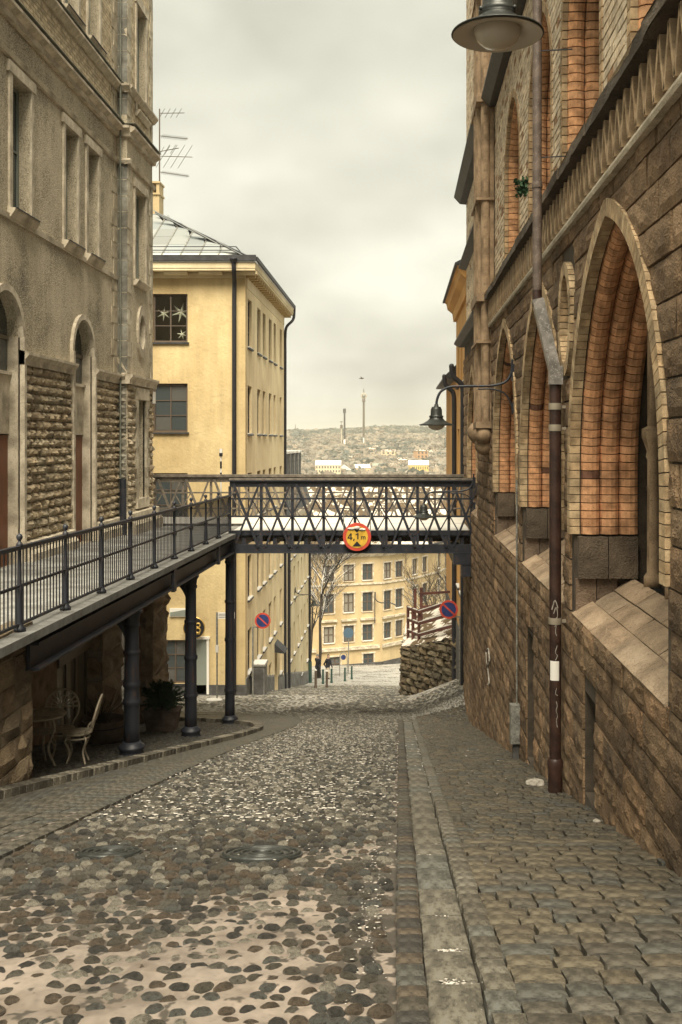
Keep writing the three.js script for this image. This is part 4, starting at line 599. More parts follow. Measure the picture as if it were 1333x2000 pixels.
  // arched entrances: stone lining, fanlight, panel, brown door
  doors.forEach(([d, a], i) => {
    const t = sub('arched_entrance', T), c = U(d), N = 12, L = []; t.userData.label = i ? 'arched entrance with tall brown door and fanlight' : 'arched entrance at the frame edge';
    for (let k2 = 0; k2 < N; k2++) { const f = (q, s) => [c + a * s * Math.cos(q), 1.9 + (0.76 + (s - 1) * a) * Math.sin(q)], q0 = Math.PI * k2 / N, q1 = Math.PI * (k2 + 1) / N, s = new THREE.Shape([f(q0, 1), f(q1, 1), f(q1, 1.16), f(q0, 1.16)].map((p) => new THREE.Vector2(...p))), g = new THREE.ExtrudeGeometry(s, { depth: 0.1, bevelEnabled: false }); g.translate(0, 0, -0.03); L.push(g.applyMatrix4(W.m)); }
    L.push(W.box(c - a - 0.115, c - a, -2.3, 1.9, -0.03, 0.09), W.box(c + a, c + a + 0.115, -2.3, 1.9, -0.03, 0.09)); obj('surround', L, M.trim, t);
    obj('reveal', [W.box(c + a - 0.05, c + a - 0.004, -2.3, 1.9, -0.21, -0.02)], M.trim, t);
    obj('fanlight', [W.box(c - a + 0.01, c + a - 0.06, 1.25, 2.6, -0.225, -0.215)], M.glass, t);
    obj('fan_bars', [W.box(c - 0.03, c + 0.03, 1.2, 2.6, -0.214, -0.19), W.box(c - a, c + a - 0.05, 1.85, 1.92, -0.214, -0.19)], M.frameOlive, t);
    obj('panel', [W.box(c - a + 0.01, c + a - 0.06, 0.12, 1.2, -0.26, -0.17), W.box(c - a, c + a - 0.052, 1.2, 1.26, -0.26, -0.12)], M.trim, t);
    obj('door', [W.box(c - a + 0.01, c + a - 0.06, -2.3, 0.1, -0.27, -0.20), W.box(c - 0.5, c - 0.08, -1.9, -0.2, -0.20, -0.18), W.box(c + 0.05, c + 0.42, -1.9, -0.2, -0.20, -0.18), W.box(c - 0.06, c + 0.03, -2.3, 0.05, -0.20, -0.17)], M.wood, t);
    obj('name_plate', [W.box(c - 0.55, c - 0.1, 0.55, 0.95, -0.17, -0.155)], M.frameDark, t);
  });
  obj('wall_plaque', [B.box(Dc - Db - 0.26, Dc - Db - 0.02, 1.0, 1.32, 0.075, 0.10)], M.white, T);
  obj('downpipe', [rod(V(X0 + 0.13, -1.2, -Db + 0.16), V(X0 + 0.13, 13, -Db + 0.16), 0.022, 0.022, 10)], M.trimGreen, T); obj('downpipe_shoe', [rod(V(X0 + 0.2, -2.4, -Db + 0.17), V(X0 + 0.2, -0.95, -Db + 0.17), 0.085, 0.085, 12)], M.iron, T);
  // basement shop front below the walkway
  const bw = new Wall([-6.35, Da], [-6.35, Dc]), ub = (d) => d - Da, sb = [];
  const pillar = (d0, d1) => { for (let y = -8.3; y < -2.5;) { const h = 0.45 + r() * 0.5; sb.push(paint(block([ub(d0), ub(d1), ub(d0) + (r() - 0.5) * 0.05, ub(d1) + (r() - 0.5) * 0.05, y, Math.min(-2.46, y + h) - 0.01], -0.7, 0.06 + r() * 0.05, bw.map, bw.out, { nu: 5, nv: 5, rough: 0.13, bevel: 0.05, r }), vary([0.46, 0.385, 0.29], r, 0.22))); sb.push(paint(block([0, 0.7, 0, 0.7, y, Math.min(-2.46, y + h) - 0.01], -0.3, 0.04, (u, v, w) => [-7.05 + u, v, -d0 + w], V(0, 0, 1), { nu: 4, nv: 4, rough: 0.1, bevel: 0.04, r }), vary([0.46, 0.385, 0.29], r, 0.22))); y += h; } };
  pillar(26.4, 28.0); pillar(21.9, 23.4); pillar(12.2, 17.4);
  pieces(T, 'pillar_stone', 'pillar_stones', sb, M.stone);
  obj('shop_wall', [bw.box(ub(17.4), ub(19.75), -8, -2.46, -0.7, -0.25), bw.box(0, ub(28), -8.6, -2.46, -0.95, -0.72)], M.brownStone, T);
  for (const [a, b, m] of [[19.75, 21.85, M.frameOlive], [23.45, 26.35, M.wood]]) { const t = windowIn(T, bw, ub(a), ub(b), -7.6, -2.5, { cols: 3, rows: 3, depth: 0.3, mat: m, fw: 0.12, bw: 0.09, label: 'tall timber shop window under the walkway' }); obj('transom', [bw.box(ub(a), ub(b), -4.4, -4.2, -0.33, -0.2)], m, t); }
  rebase(T, -7, -3, -24);
}
// ---------------------------------------------------------------- raised walkway, its railing and iron columns
{
  const T = thing('raised_walkway', 'raised stone walkway on iron girders along the roughcast house', 'walkway'), W = new Wall([-4.23, 3.2], [-4.23, 25.5]), d0 = 3.2, d1 = 25.5;
  const slab = (x0, x1, a, b, y) => { const g = new THREE.BoxGeometry(x1 - x0, y, b - a, 1, 1, 1), p = g.attributes.position; g.translate((x0 + x1) / 2, 0, -(a + b) / 2); for (let i = 0; i < p.count; i++) p.setY(i, (p.getY(i) > 0 ? 0 : -y) + floorY(-p.getZ(i))); return g; };
  obj('deck', [slab(-7.0, -4.22, d0, d1, 0.16), slab(-14, -4.3, d1 + 0.005, 31.5, 0.16)], std({ color: rgb(0.34, 0.345, 0.33), map: rep(stoneC, 0.5), bumpMap: rep(stoneB, 1.2), bumpScale: 0.02, roughness: 0.7 }), T);
  obj('edge_stone', [slab(-4.45, -4.05, d0, d1 - 0.1, 0.10).translate(0, 0.02, 0)], M.plinthGrey, T);
  const gir = (y0, y1, w0, w1, a = 11.6) => { const g = bx(-4.2 + w0, -4.2 + w1, 0, 1, a, d1 - 0.1), p = g.attributes.position; for (let i = 0; i < p.count; i++) p.setY(i, floorY(-p.getZ(i)) + (p.getY(i) > 0.5 ? y1 : y0)); return g; };
  obj('girder', [gir(-0.44, -0.17, -0.02, 0.02), gir(-0.17, -0.14, -0.12, 0.12), gir(-0.46, -0.43, -0.12, 0.12)], M.iron, T);
  for (const d of [16.2, 18.6, 20.8, 23.2]) obj('cross_beam', [bx(-6.8, -4.3, floorY(d) - 0.40, floorY(d) - 0.17, d - 0.08, d + 0.08)], M.iron, T);
  for (const d of [18.6, 23.2]) obj('splice_plate', [bx(-4.12, -4.06, floorY(d) - 0.5, floorY(d) - 0.08, d - 0.1, d + 0.1)], M.iron, T);
  const r = rng(15), rb = []; for (let y = -4.2; y < -2.1; y += 0.3) for (let d = d0; d < 11.85;) { const l = 0.35 + r() * 0.5, e = Math.min(11.9, d + l); const g0 = ground(-4.3, e) - 0.3; if (y + 0.3 > g0) rb.push(paint(block([d + 0.005 - d0, e - 0.005 - d0, d + 0.005 - d0, e - 0.005 - d0, y, Math.min(y + 0.29, floorY(e) - 0.17)], -0.3, r() * 0.04 - 0.02, W.map, W.out, { nu: 3, nv: 2, rough: 0.05, bevel: 0.015, r }), vary([0.22, 0.17, 0.11], r, 0.25))); d = e; }
  pieces(T, 'retaining_stone', 'retaining_stones', rb, M.stone);
  obj('retaining_core', [bx(-6.9, -4.3, -6.5, -2.34, d0, 11.8)], M.mortarDark, T);
  rebase(T, -5.6, -2.3, -15);
}
{
  const T = thing('walkway_railing', 'dark iron railing with ball topped posts and slender balusters on the walkway', 'railing'), x = -4.23, post = [], D = [];
  for (let d = 6.7; d < 24.2; d += 1.57) D.push(d);
  const pg = lathe([[0.001, 0], [0.07, 0], [0.07, 0.04], [0.05, 0.06], [0.036, 0.1], [0.031, 0.42], [0.039, 0.45], [0.039, 0.49], [0.026, 0.52], [0.021, 0.92], [0.036, 0.95], [0.036, 0.98], [0.016, 1.0], [0.018, 1.015], [0.03, 1.03], [0.036, 1.055], [0.028, 1.08], [0.001, 1.095]], 0, 0, 0, 12), bg = new THREE.CylinderGeometry(0.009, 0.009, 0.82, 6);
  bg.translate(0, 0.51, 0);
  for (const d of D) { const m = new THREE.Mesh(pg, M.iron); m.name = 'post'; m.position.set(x, floorY(d) + 0.02, -d); m.castShadow = m.receiveShadow = true; T.add(m); }
  for (let i = 0; i < D.length; i++) { const a = D[i], b = D[i + 1] ?? 25.55, n = Math.round((b - a) / 0.112); for (let k = 1; k < n; k++) { const d = lerp(a, b, k / n), m = new THREE.Mesh(bg, M.iron); m.name = 'baluster'; m.position.set(x, floorY(d) + 0.02, -d); m.castShadow = true; T.add(m); } }
  const rail = (h, w, t) => bar(V(x, floorY(6.6) + h, -6.6), V(x, floorY(25.55) + h, -25.55), w, t);
  obj('top_rail', [rail(0.955, 0.06, 0.045)], M.iron, T); obj('middle_rail', [rail(0.525, 0.03, 0.03)], M.iron, T); obj('bottom_rail', [rail(0.10, 0.03, 0.03)], M.iron, T);
  rebase(T, x, floorY(16), -16);
}
{ // three cast-iron columns, foot on the pavement, head under the girder
  [[16.2, 'thick iron column beside the white garden chairs', 0], [20.8, 'iron column with a flared bracket beside the conifer planter', 1], [25.6, 'iron column carrying the corner of the footbridge', 2]].forEach(([d, label, k]) => {
    const x = -4.23, y0 = ground(x, d) - 0.04, top = k === 2 ? -2.81 : floorY(d) - 0.47, h = top - y0, T = thing('iron_column', label, 'column', 'iron columns carrying the walkway'), ring = (y, a, t = 0.05) => [[a, y - t], [a + 0.02, y - t * 0.7], [a + 0.02, y + t * 0.7], [a, y + t]];
    const shaft = [[0.001, 0.28], [0.125, 0.28], [0.122, 0.5], ...ring(0.9, 0.12), ...ring(h * 0.5, 0.115), ...ring(h * 0.72, 0.112, 0.035), [0.108, h - 0.3], [0.11, h - 0.25]];
    obj('shaft', [lathe(shaft, 0, 0, 0, 20)], M.iron, T, false);
    obj('base', [lathe([[0.001, 0], [0.21, 0], [0.21, 0.07], [0.19, 0.09], [0.18, 0.14], [0.205, 0.17], [0.2, 0.21], [0.15, 0.24], [0.14, 0.28], [0.001, 0.285]], 0, 0, 0, 20), new THREE.BoxGeometry(0.46, 0.12, 0.46).translate(0, -0.03, 0)], M.iron, T);
    obj('capital', [lathe([[0.11, h - 0.27], [0.13, h - 0.25], [0.13, h - 0.21], [0.115, h - 0.19], [0.13, h - 0.08], [0.165, h - 0.03], [0.165, h], [0.001, h]], 0, 0, 0, 20)], M.iron, T);
    if (k === 1 || k === 0) { const s = new THREE.Shape(); s.moveTo(0, h - 0.5); s.quadraticCurveTo(-0.08, h - 0.16, -0.42, h - 0.06); s.lineTo(-0.42, h - 0.002); s.lineTo(0, h - 0.002); const g = new THREE.ExtrudeGeometry(s, { depth: 0.1, bevelEnabled: false }); g.translate(-0.08, 0, -0.05); obj('bracket', [g], M.iron, T); }
    T.position.set(x, y0, -d);
  });
}
// ---------------------------------------------------------------- the lattice footbridge
{
  const T = thing('footbridge', 'dark iron lattice footbridge with snowy deck crossing over the street', 'bridge');
  const truss = (d, x0, x1, mat, name, dark) => {
    const G = sub(name, T), p = 0.782, n = Math.round((x1 - x0) / p);
    obj('top_chord', [bx(x0, x1, -1.165, -1.02, d - 0.04, d + 0.04), bx(x0 - 0.02, x1, -1.02, -0.995, d - 0.11, d + 0.11)], mat, G);
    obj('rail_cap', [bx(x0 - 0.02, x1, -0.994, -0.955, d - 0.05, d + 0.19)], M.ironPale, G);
    obj('bottom_chord', [bx(x0, x1, -2.80, -2.60, d - 0.035, d + 0.035), bx(x0, x1, -2.815, -2.795, d - 0.1, d + 0.1)], mat, G);
    obj('deck_edge', [bx(x0, x1, -2.38, -2.26, d + 0.04, d + 0.12)], mat, G);
    for (const y of [-1.46, -1.90]) obj('rail', [bx(x0, x1, y - 0.022, y + 0.022, d - 0.035, d - 0.012)], mat, G);
    for (let i = 0; i <= n; i++) { const x = Math.min(x0 + i * p, x1 - 0.03); obj('upright', [bx(x - 0.035, x + 0.035, -2.62, -1.15, d - 0.012, d + 0.03)], mat, G); }
    for (let i = 0; i < n; i++) { const x = x0 + i * p; if (x + p > x1 + 0.25) continue;
      obj('diagonal', [bar(V(x + 0.12, -2.66, -(d - 0.045)), V(x + 0.74, -1.08, -(d - 0.045)), 0.05, 0.02, V(0, 0, 1))], mat, G); obj('diagonal', [bar(V(x + 0.10, -1.08, -(d - 0.07)), V(x + 0.72, -2.66, -(d - 0.07)), 0.065, 0.02, V(0, 0, 1))], mat, G);
      for (const s of [-1, 1]) { const xu = x + (i ? 0 : 0.02); if (i) obj('lattice_bar', [bar(V(xu - 0.23 * s, -1.46, -(d - 0.05 - 0.01 * s)), V(xu + 0.23 * s, -2.26, -(d - 0.05 - 0.01 * s)), 0.03, 0.012, V(0, 0, 1))], mat, G); } }
    if (dark) { for (let i = 1; i < n; i++) { const x = x0 + i * p; obj('gusset', [bx(x - 0.11, x - 0.04, -2.6, -2.39, d + 0.05, d + 0.09)], mat, G); for (let k = -2; k <= 2; k++) obj('rivet', [new THREE.SphereGeometry(0.014, 6, 5).translate(x + k * 0.045, -2.68 + (k % 2) * 0.05, -(d - 0.04))], mat, G); } }
  };
  truss(25.6, -4.23, 1.84, M.iron, 'near_truss', true);
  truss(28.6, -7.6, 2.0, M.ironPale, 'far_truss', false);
  obj('deck', [bx(-4.28, 1.84, -2.44, -2.335, 25.73, 28.45)], M.plinth, T);
  obj('deck_snow', [bx(-4.25, 1.83, -2.334, -2.305, 25.75, 28.42)], M.snow, T);
  obj('kerb', [bx(-7.5, 1.84, -2.30, -2.13, 28.30, 28.46)], M.white, T);
  for (let x = -3.9; x < 1.8; x += 0.782) obj('joist', [bx(x - 0.05, x + 0.05, -2.62, -2.44, 25.7, 28.5)], M.iron, T);
  obj('bearing', [bx(1.35, 1.78, -3.1, -2.82, 25.5, 28.5), bx(1.55, 1.79, -3.4, -3.1, 25.52, 25.8)], M.iron, T);
  obj('soffit_beam', [bx(-4.35, -4.1, -2.82, -2.46, 25.4, 28.6)], M.iron, T);
  rebase(T, -1.2, -2.8, -27);
}
const font = await new FontLoader().loadAsync('fonts/droid/droid_sans_bold.typeface.json');
function text(s, size, depth = 0.004) { const g = new TextGeometry(s, { font, size, depth, curveSegments: 4, bevelEnabled: false }); g.computeBoundingBox(); const b = g.boundingBox; g.translate(-(b.min.x + b.max.x) / 2, -(b.min.y + b.max.y) / 2, 0); return g; }
{
  const T = thing('height_limit_sign', 'round yellow and red height limit sign reading 4,1 m on the bridge', 'road sign'), disc = (r0, z, t) => new THREE.CylinderGeometry(r0, r0, t, 48).rotateX(Math.PI / 2).translate(0, 0, z);
  obj('plate', [disc(0.345, 0, 0.02)], M.redPaint, T); obj('face', [disc(0.272, 0.013, 0.006)], M.yellowPaint, T);
  obj('rim', [new THREE.TorusGeometry(0.345, 0.008, 6, 48)], M.redPaint, T);
  const tri = (s) => { const g = new THREE.ExtrudeGeometry(new THREE.Shape([[-0.115, -0.235], [0.115, -0.235], [0, -0.105]].map((p) => new THREE.Vector2(p[0], p[1] * s))), { depth: 0.004, bevelEnabled: false }); g.translate(0, 0, 0.016); return g; };
  obj('lettering', [text('4,', 0.165).translate(-0.145, -0.005, 0.016), text('1', 0.155).translate(0.0, 0.02, 0.016), text('m', 0.105).translate(0.155, -0.02, 0.016), tri(1), tri(-1)], M.black, T);
  obj('cap_of_ice', [new THREE.SphereGeometry(0.06, 10, 8).scale(1.3, 0.7, 0.4).translate(0, 0.23, 0.04), new THREE.SphereGeometry(0.05, 10, 8).scale(1.8, 0.6, 0.4).translate(0.13, 0.19, 0.03), new THREE.SphereGeometry(0.05, 10, 8).scale(2.2, 0.6, 0.4).translate(-0.13, 0.21, 0.03)], M.snow, T);
  for (const s of [-1, 1]) obj('hanger', [bx(s * 0.32, s * 0.345, -0.06, 0.62, 0.0 + 0.02, 0.05)], M.galv, T);
  T.position.set(-1.045, -2.4, -25.44);
}
{ const T = thing('marker_pole', 'black and white marker pole standing behind the bridge railing', 'pole'); obj('pole', [rod(V(0, -2.0, 0), V(0, 0.05, 0), 0.022, 0.022, 8)], M.white, T); obj('band', [rod(V(0, -0.16, 0), V(0, -0.06, 0), 0.05, 0.05, 10), rod(V(0, -0.5, 0), V(0, -0.3, 0), 0.028, 0.028, 10), rod(V(0, -0.8, 0), V(0, -0.62, 0), 0.028, 0.028, 10)], M.black, T); obj('head', [rod(V(0, -0.06, 0), V(0, 0.06, 0), 0.045, 0.045, 10)], M.white, T); T.position.set(-5.08, -0.30, -29.2); }

// ---------------------------------------------------------------- the yellow house beyond the bridge
{
  const T = thing('yellow_apartment_house', 'large yellow house with hipped copper roof, snow on its eaves and black downpipes', 'building'), r = rng(202);
  const XR = -6.0, XL = -15, DF = 40, DB = 53.4, YT = 6.55, base = -14;
  const F = new Wall([XL, DF], [XR, DF]), R = new Wall([XR, DF], [XR, DB]), uf = (x) => x - XL, ur = (d) => d - DF;
  const fw = [[5.72, 3.83], [2.22, 0.32], [-1.28, -3.2]].map(([t, b]) => [uf(-9.62), uf(-8.26), b, t]); fw.push([uf(-9.2), uf(-8.3), -9.5, -7.8], [uf(-12.6), uf(-11.3), 0.32, 2.22], [uf(-12.6), uf(-11.3), 3.83, 5.72]);
  const cols = [[40.6, 41.7], [43.35, 44.35], [45.1, 46.0], [47.2, 48.2], [49.0, 49.85], [51.5, 52.4]], rw = [];
  for (const [t, b] of [[5.64, 3.69], [2.18, 0.25], [-1.3, -3.2], [-4.6, -6.35]]) for (const [a, e] of cols) rw.push([ur(a), ur(e), b, t]);
  for (const [a, e] of cols) rw.push([ur(a), ur(e), -9.3, -7.55]);
  for (const [a, e] of [cols[3], cols[5]]) rw.push([ur(a), ur(e), -11.8, -10.4]);
  const door = [ur(49.4), ur(50.4), -12.6, -10.3];
  obj('front_wall', [F.panel(0, XR - XL - 0.002, base, YT, fw.map((h) => rectHole(...h)), 0.35)], M.yellow, T);
  obj('side_wall', [R.panel(0.352, DB - DF, base, YT, [...rw, door].map((h) => rectHole(...h)), 0.349)], M.cream, T);
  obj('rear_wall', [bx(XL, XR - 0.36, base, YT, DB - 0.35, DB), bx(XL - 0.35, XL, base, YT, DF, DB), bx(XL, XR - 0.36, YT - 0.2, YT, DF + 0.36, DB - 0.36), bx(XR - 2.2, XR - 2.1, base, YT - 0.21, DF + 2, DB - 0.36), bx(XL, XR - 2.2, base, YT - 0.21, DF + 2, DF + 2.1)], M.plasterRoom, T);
  obj('plinth', [F.box(0, XR - XL + 0.04, base, -9.55, -0.01, 0.05)], M.plinth, T);
  const steps = []; for (let d = DF; d < DB; d += 0.6) { const e = Math.min(DB, d + 0.6), top = ground(-6, d) + 0.62; if (e > 49.3 && d < 50.5) continue; steps.push(R.box(ur(d) + 0.001, ur(e) - 0.001, base, top, -0.01, 0.045)); }
  obj('side_plinth', steps, M.plinthGrey, T);
  fw.forEach((h, i) => windowIn(T, F, ...h, { cols: 2, rows: 3, depth: 0.10, mat: M.frameDark, fw: 0.075, each: true, pane: i === 0 ? M.clear : M.glass, sill: M.darkRoof, label: i === 0 ? 'upper window with paper stars hanging behind the panes' : undefined }));
  for (const h of rw) windowIn(T, R, ...h, { cols: 2, rows: 3, depth: 0.10, mat: M.frameDark, fw: 0.06, sill: M.darkRoof, snow: true });
  { const t = sub('door', T), [u0, u1, v0, v1] = door; t.userData.label = 'dark street door with a little pointed canopy'; obj('leaf', [R.box(u0, u1, v0, v1, -0.3, -0.22)], M.frameDark, t); obj('canopy', [R.profile(u0 - 0.1, u1 + 0.1, [[0, v1 + 0.08], [0.5, v1 + 0.02], [0.5, v1 + 0.06], [0, v1 + 0.5]])], M.darkRoof, t); }
  // a white band under the eaves, cornice, brackets, gutter
  obj('frieze_band', [R.box(0.36, DB - DF, YT - 0.55, YT - 0.02, 0.0, 0.02), F.box(0, XR - XL, YT - 0.22, YT - 0.02, 0.0, 0.06)], M.paleWall, T);
  obj('eaves_board', [bx(XL, XR + 0.45, YT + 0.0, YT + 0.09, DF - 0.55, DF), bx(XR - 0.01, XR + 0.45, YT, YT + 0.09, DF + 0.001, DB + 0.45), bx(XL, XR + 0.46, YT + 0.09, YT + 0.30, DF - 0.57, DF - 0.48), bx(XR + 0.38, XR + 0.47, YT + 0.09, YT + 0.30, DF - 0.475, DB + 0.45)], M.paleWall, T);
  for (let d = DF + 0.2; d < DB; d += 0.62) obj('eaves_bracket', [bx(XR + 0.02, XR + 0.36, YT - 0.16, YT - 0.002, d, d + 0.22)], M.yellow, T);
  for (let x = XL + 0.5; x < XR - 0.4; x += 1.35) obj('eaves_bracket', [bx(x, x + 0.9, YT - 0.12, YT - 0.003, DF - 0.4, DF - 0.07)], M.paleWall, T);
  obj('gutter', [bx(XL, XR + 0.5, YT + 0.36, YT + 0.58, DF - 0.66, DF - 0.58), bx(XR + 0.48, XR + 0.56, YT + 0.36, YT + 0.52, DF - 0.57, DB + 0.5)], M.darkRoof, T);
  obj('eaves_snow', [bx(XL, XR + 0.47, YT + 0.301, YT + 0.345, DF - 0.6, DF - 0.1), bx(XR + 0.1, XR + 0.5, YT + 0.301, YT + 0.345, DF - 0.09, DB + 0.4)], M.snow, T);
  // roof: copper sheets with standing seams on the two visible slopes
  const k = 0.587, sl = Math.hypot(1, k), x1 = XR + 0.46, d0 = DF - 0.57, y0 = YT + 0.34, H = 5.6, sheets = [];
  const fm = (u, s, w) => [u, y0 + s * k / sl + w / sl, -(d0 + s / sl) + w * k / sl], rm = (u, s, w) => [x1 - s / sl + w * k / sl, y0 + s * k / sl + w / sl, -u];
  for (let u = x1 - 0.05; u > XL; u -= 0.74) for (let s = 0; s < H * sl; s += 0.95) { const lim = (q) => x1 - q / sl; const s1 = Math.min(s + 0.94, H * sl), a = u - 0.72, b0 = Math.min(u, lim(s)), b1 = Math.min(u, lim(s1)); if (b0 - a < 0.05) continue; sheets.push(paint(block([a, b0, a, Math.max(a + 0.02, b1), s, s1], -0.03, 0.012 * r(), fm, V(0, 1, k), { nu: 2, nv: 2, bevel: 0.002, rough: 0.006, r }), s < 0.9 ? vary([0.50, 0.50, 0.47], r, 0.06) : vary([0.215, 0.23, 0.225], r, 0.16))); }
  for (let u = d0 + 0.05; u < DB + 0.5; u += 0.74) for (let s = 0; s < H * sl; s += 1.9) { const s1 = Math.min(s + 1.88, H * sl), b = u + 0.72, a0 = Math.max(u, d0 + s / sl), a1 = Math.max(u, d0 + s1 / sl); if (b - a0 < 0.05) continue; sheets.push(paint(block([a0, b, Math.min(a1, b - 0.02), b, s, s1], -0.03, 0.01 * r(), rm, V(k, 1, 0), { nu: 1, nv: 1, bevel: 0.002, r }), vary([0.225, 0.235, 0.23], r, 0.12))); }
  pieces(T, 'roof_sheet', 'roof_sheets', sheets, M.vc);
  const seams = []; for (let u = x1 - 0.78; u > XL; u -= 0.74) { const top = Math.min(H * sl, (x1 - u) * sl); seams.push(bar(V(...fm(u, 0, 0.02)), V(...fm(u, top, 0.02)), 0.025, 0.05, V(1, 0, 0))); } obj('roof_seam', seams, M.galv, T);
  obj('hip_cap', [bar(V(x1, y0 + 0.05, -d0), V(x1 - H, y0 + H * k + 0.05, -(d0 + H)), 0.1, 0.07)], M.darkRoof, T);
  obj('roof_core', [bx(XL, x1 - H, y0, y0 + H * k - 0.1, d0 + H, DB - 1), bx(XL, XR, y0 - 0.02, y0 + 0.02, d0 + 0.3, DB)], M.darkRoof, T);
  const gd = []; for (const y of [0.36, 0.5]) gd.push(bar(V(XL, y0 + 0.5 + y - 0.3, -(d0 + 0.7)), V(x1 - 0.85, y0 + 0.5 + y - 0.3, -(d0 + 0.7)), 0.03, 0.03)); for (let x = XL + 0.4; x < x1 - 0.8; x += 0.95) gd.push(bar(V(x, y0 + 0.3, -(d0 + 0.7)), V(x, y0 + 0.74, -(d0 + 0.7)), 0.03, 0.03)); gd.push(bar(V(x1 - 0.85, y0 + 0.7, -(d0 + 0.7)), V(x1 - 0.85, y0 + 0.7, -(d0 + 6)), 0.03, 0.03)); obj('snow_guard', gd, M.iron, T);
  obj('downpipe', [...tubeEnds([[-6.36, YT + 0.3, -DF + 0.62], [-6.36, YT - 0.05, -DF + 0.55], [-6.4, YT - 0.45, -DF + 0.2], [-6.42, YT - 0.9, -DF + 0.13], [-6.42, YT - 2, -DF + 0.13]], 0.085, 30, 10), rod(V(-6.42, YT - 2, -DF + 0.13), V(-6.42, base + 4.2, -DF + 0.13), 0.085, 0.085, 10), lathe([[0.09, 0], [0.16, 0.16], [0.16, 0.2], [0.001, 0.2]], -6.36, YT + 0.25, -DF + 0.62, 12)], M.black, T);
  obj('downpipe', [...tubeEnds([[XR + 0.5, YT + 0.35, -DB - 0.35], [XR + 0.45, YT - 0.2, -DB - 0.3], [XR + 0.12, YT - 0.65, -DB - 0.05], [XR + 0.06, YT - 1.2, -DB - 0.02], [XR + 0.06, YT - 2, -DB - 0.02]], 0.075, 30, 10), rod(V(XR + 0.06, YT - 2, -DB - 0.02), V(XR + 0.06, -13.6, -DB - 0.02), 0.075, 0.075, 10)], M.black, T);
  const ch = sub('chimney', T); obj('stack', [bx(-11.1, -10.4, 8.6, 10.65, 44.4, 45.2)], M.tan, ch); obj('cap', [bx(-11.14, -10.36, 10.65, 10.73, 44.35, 45.25), bx(-11.14, -10.36, 11.15, 11.23, 44.35, 45.25), bx(-11.1, -10.97, 10.73, 11.15, 44.4, 45.2), bx(-10.53, -10.4, 10.73, 11.15, 44.4, 45.2), bx(-10.82, -10.69, 10.73, 11.15, 44.4, 45.2)], M.tan, ch); obj('flashing', [bx(-11.13, -10.37, 8.6, 9.5, 44.36, 45.24)], M.darkRoof, ch);
  rebase(T, -10, -10, -46);
}
{ // paper stars in the upper window
  for (const [x, y, s, a] of [[-8.62, 5.05, 0.42, 0.25], [-8.58, 4.18, 0.22, 0.8], [-9.3, 5.0, 0.3, 0.1]]) { const T = thing('paper_star', s > 0.4 ? 'big white paper star hanging in the upper yellow house window' : s > 0.25 ? 'paper star behind the left casement of the upper window' : 'small paper star below the big one in the upper window', 'star'); const L = []; for (let i = 0; i < 6; i++) { const t = a + i / 6 * 6.2832, g = new THREE.ConeGeometry(s * 0.17, s, 4); g.translate(0, s * 0.5, 0); g.rotateZ(-t); L.push(g); } obj('points', L, M.paper, T); obj('cord', [rod(V(0, 0, 0), V(0, 5.68 - y, 0), 0.005, 0.005, 4)], M.black, T); T.position.set(x, y, -40.5); }
}
{ // television aerials on one mast
  const T = thing('aerial_mast', 'mast with several television aerials rising beside the chimney', 'aerial'), x = -10.62, d = 45.4; obj('mast', [rod(V(x, 9.3, -d), V(x, 14.7, -d), 0.035, 0.03, 8)], M.frameDark, T);
  const ant = (y, len, n, w, lean) => { const L = [bar(V(x, y, -d), V(x + len, y - lean, -d + 0.2), 0.025, 0.025)]; for (let i = 0; i < n; i++) { const t = 0.1 + i / n * 0.9; L.push(bar(V(x + len * t - w * 0.35, y - lean * t - w * 0.25, -d + 0.2 * t - w * 0.5), V(x + len * t + w * 0.35, y - lean * t + w * 0.25, -d + 0.2 * t + w * 0.5), 0.014, 0.014)); } obj('aerial', L, M.frameDark, T); };
  ant(14.5, 1.15, 4, 0.5, 0.05); ant(13.5, 1.3, 14, 0.22, 0.2); ant(12.8, 0.9, 3, 0.5, -0.1); ant(12.6, 1.5, 4, 1.3, 0.1); ant(11.9, 1.35, 14, 0.2, 0.25); rebase(T, x, 9.3, -d);
}
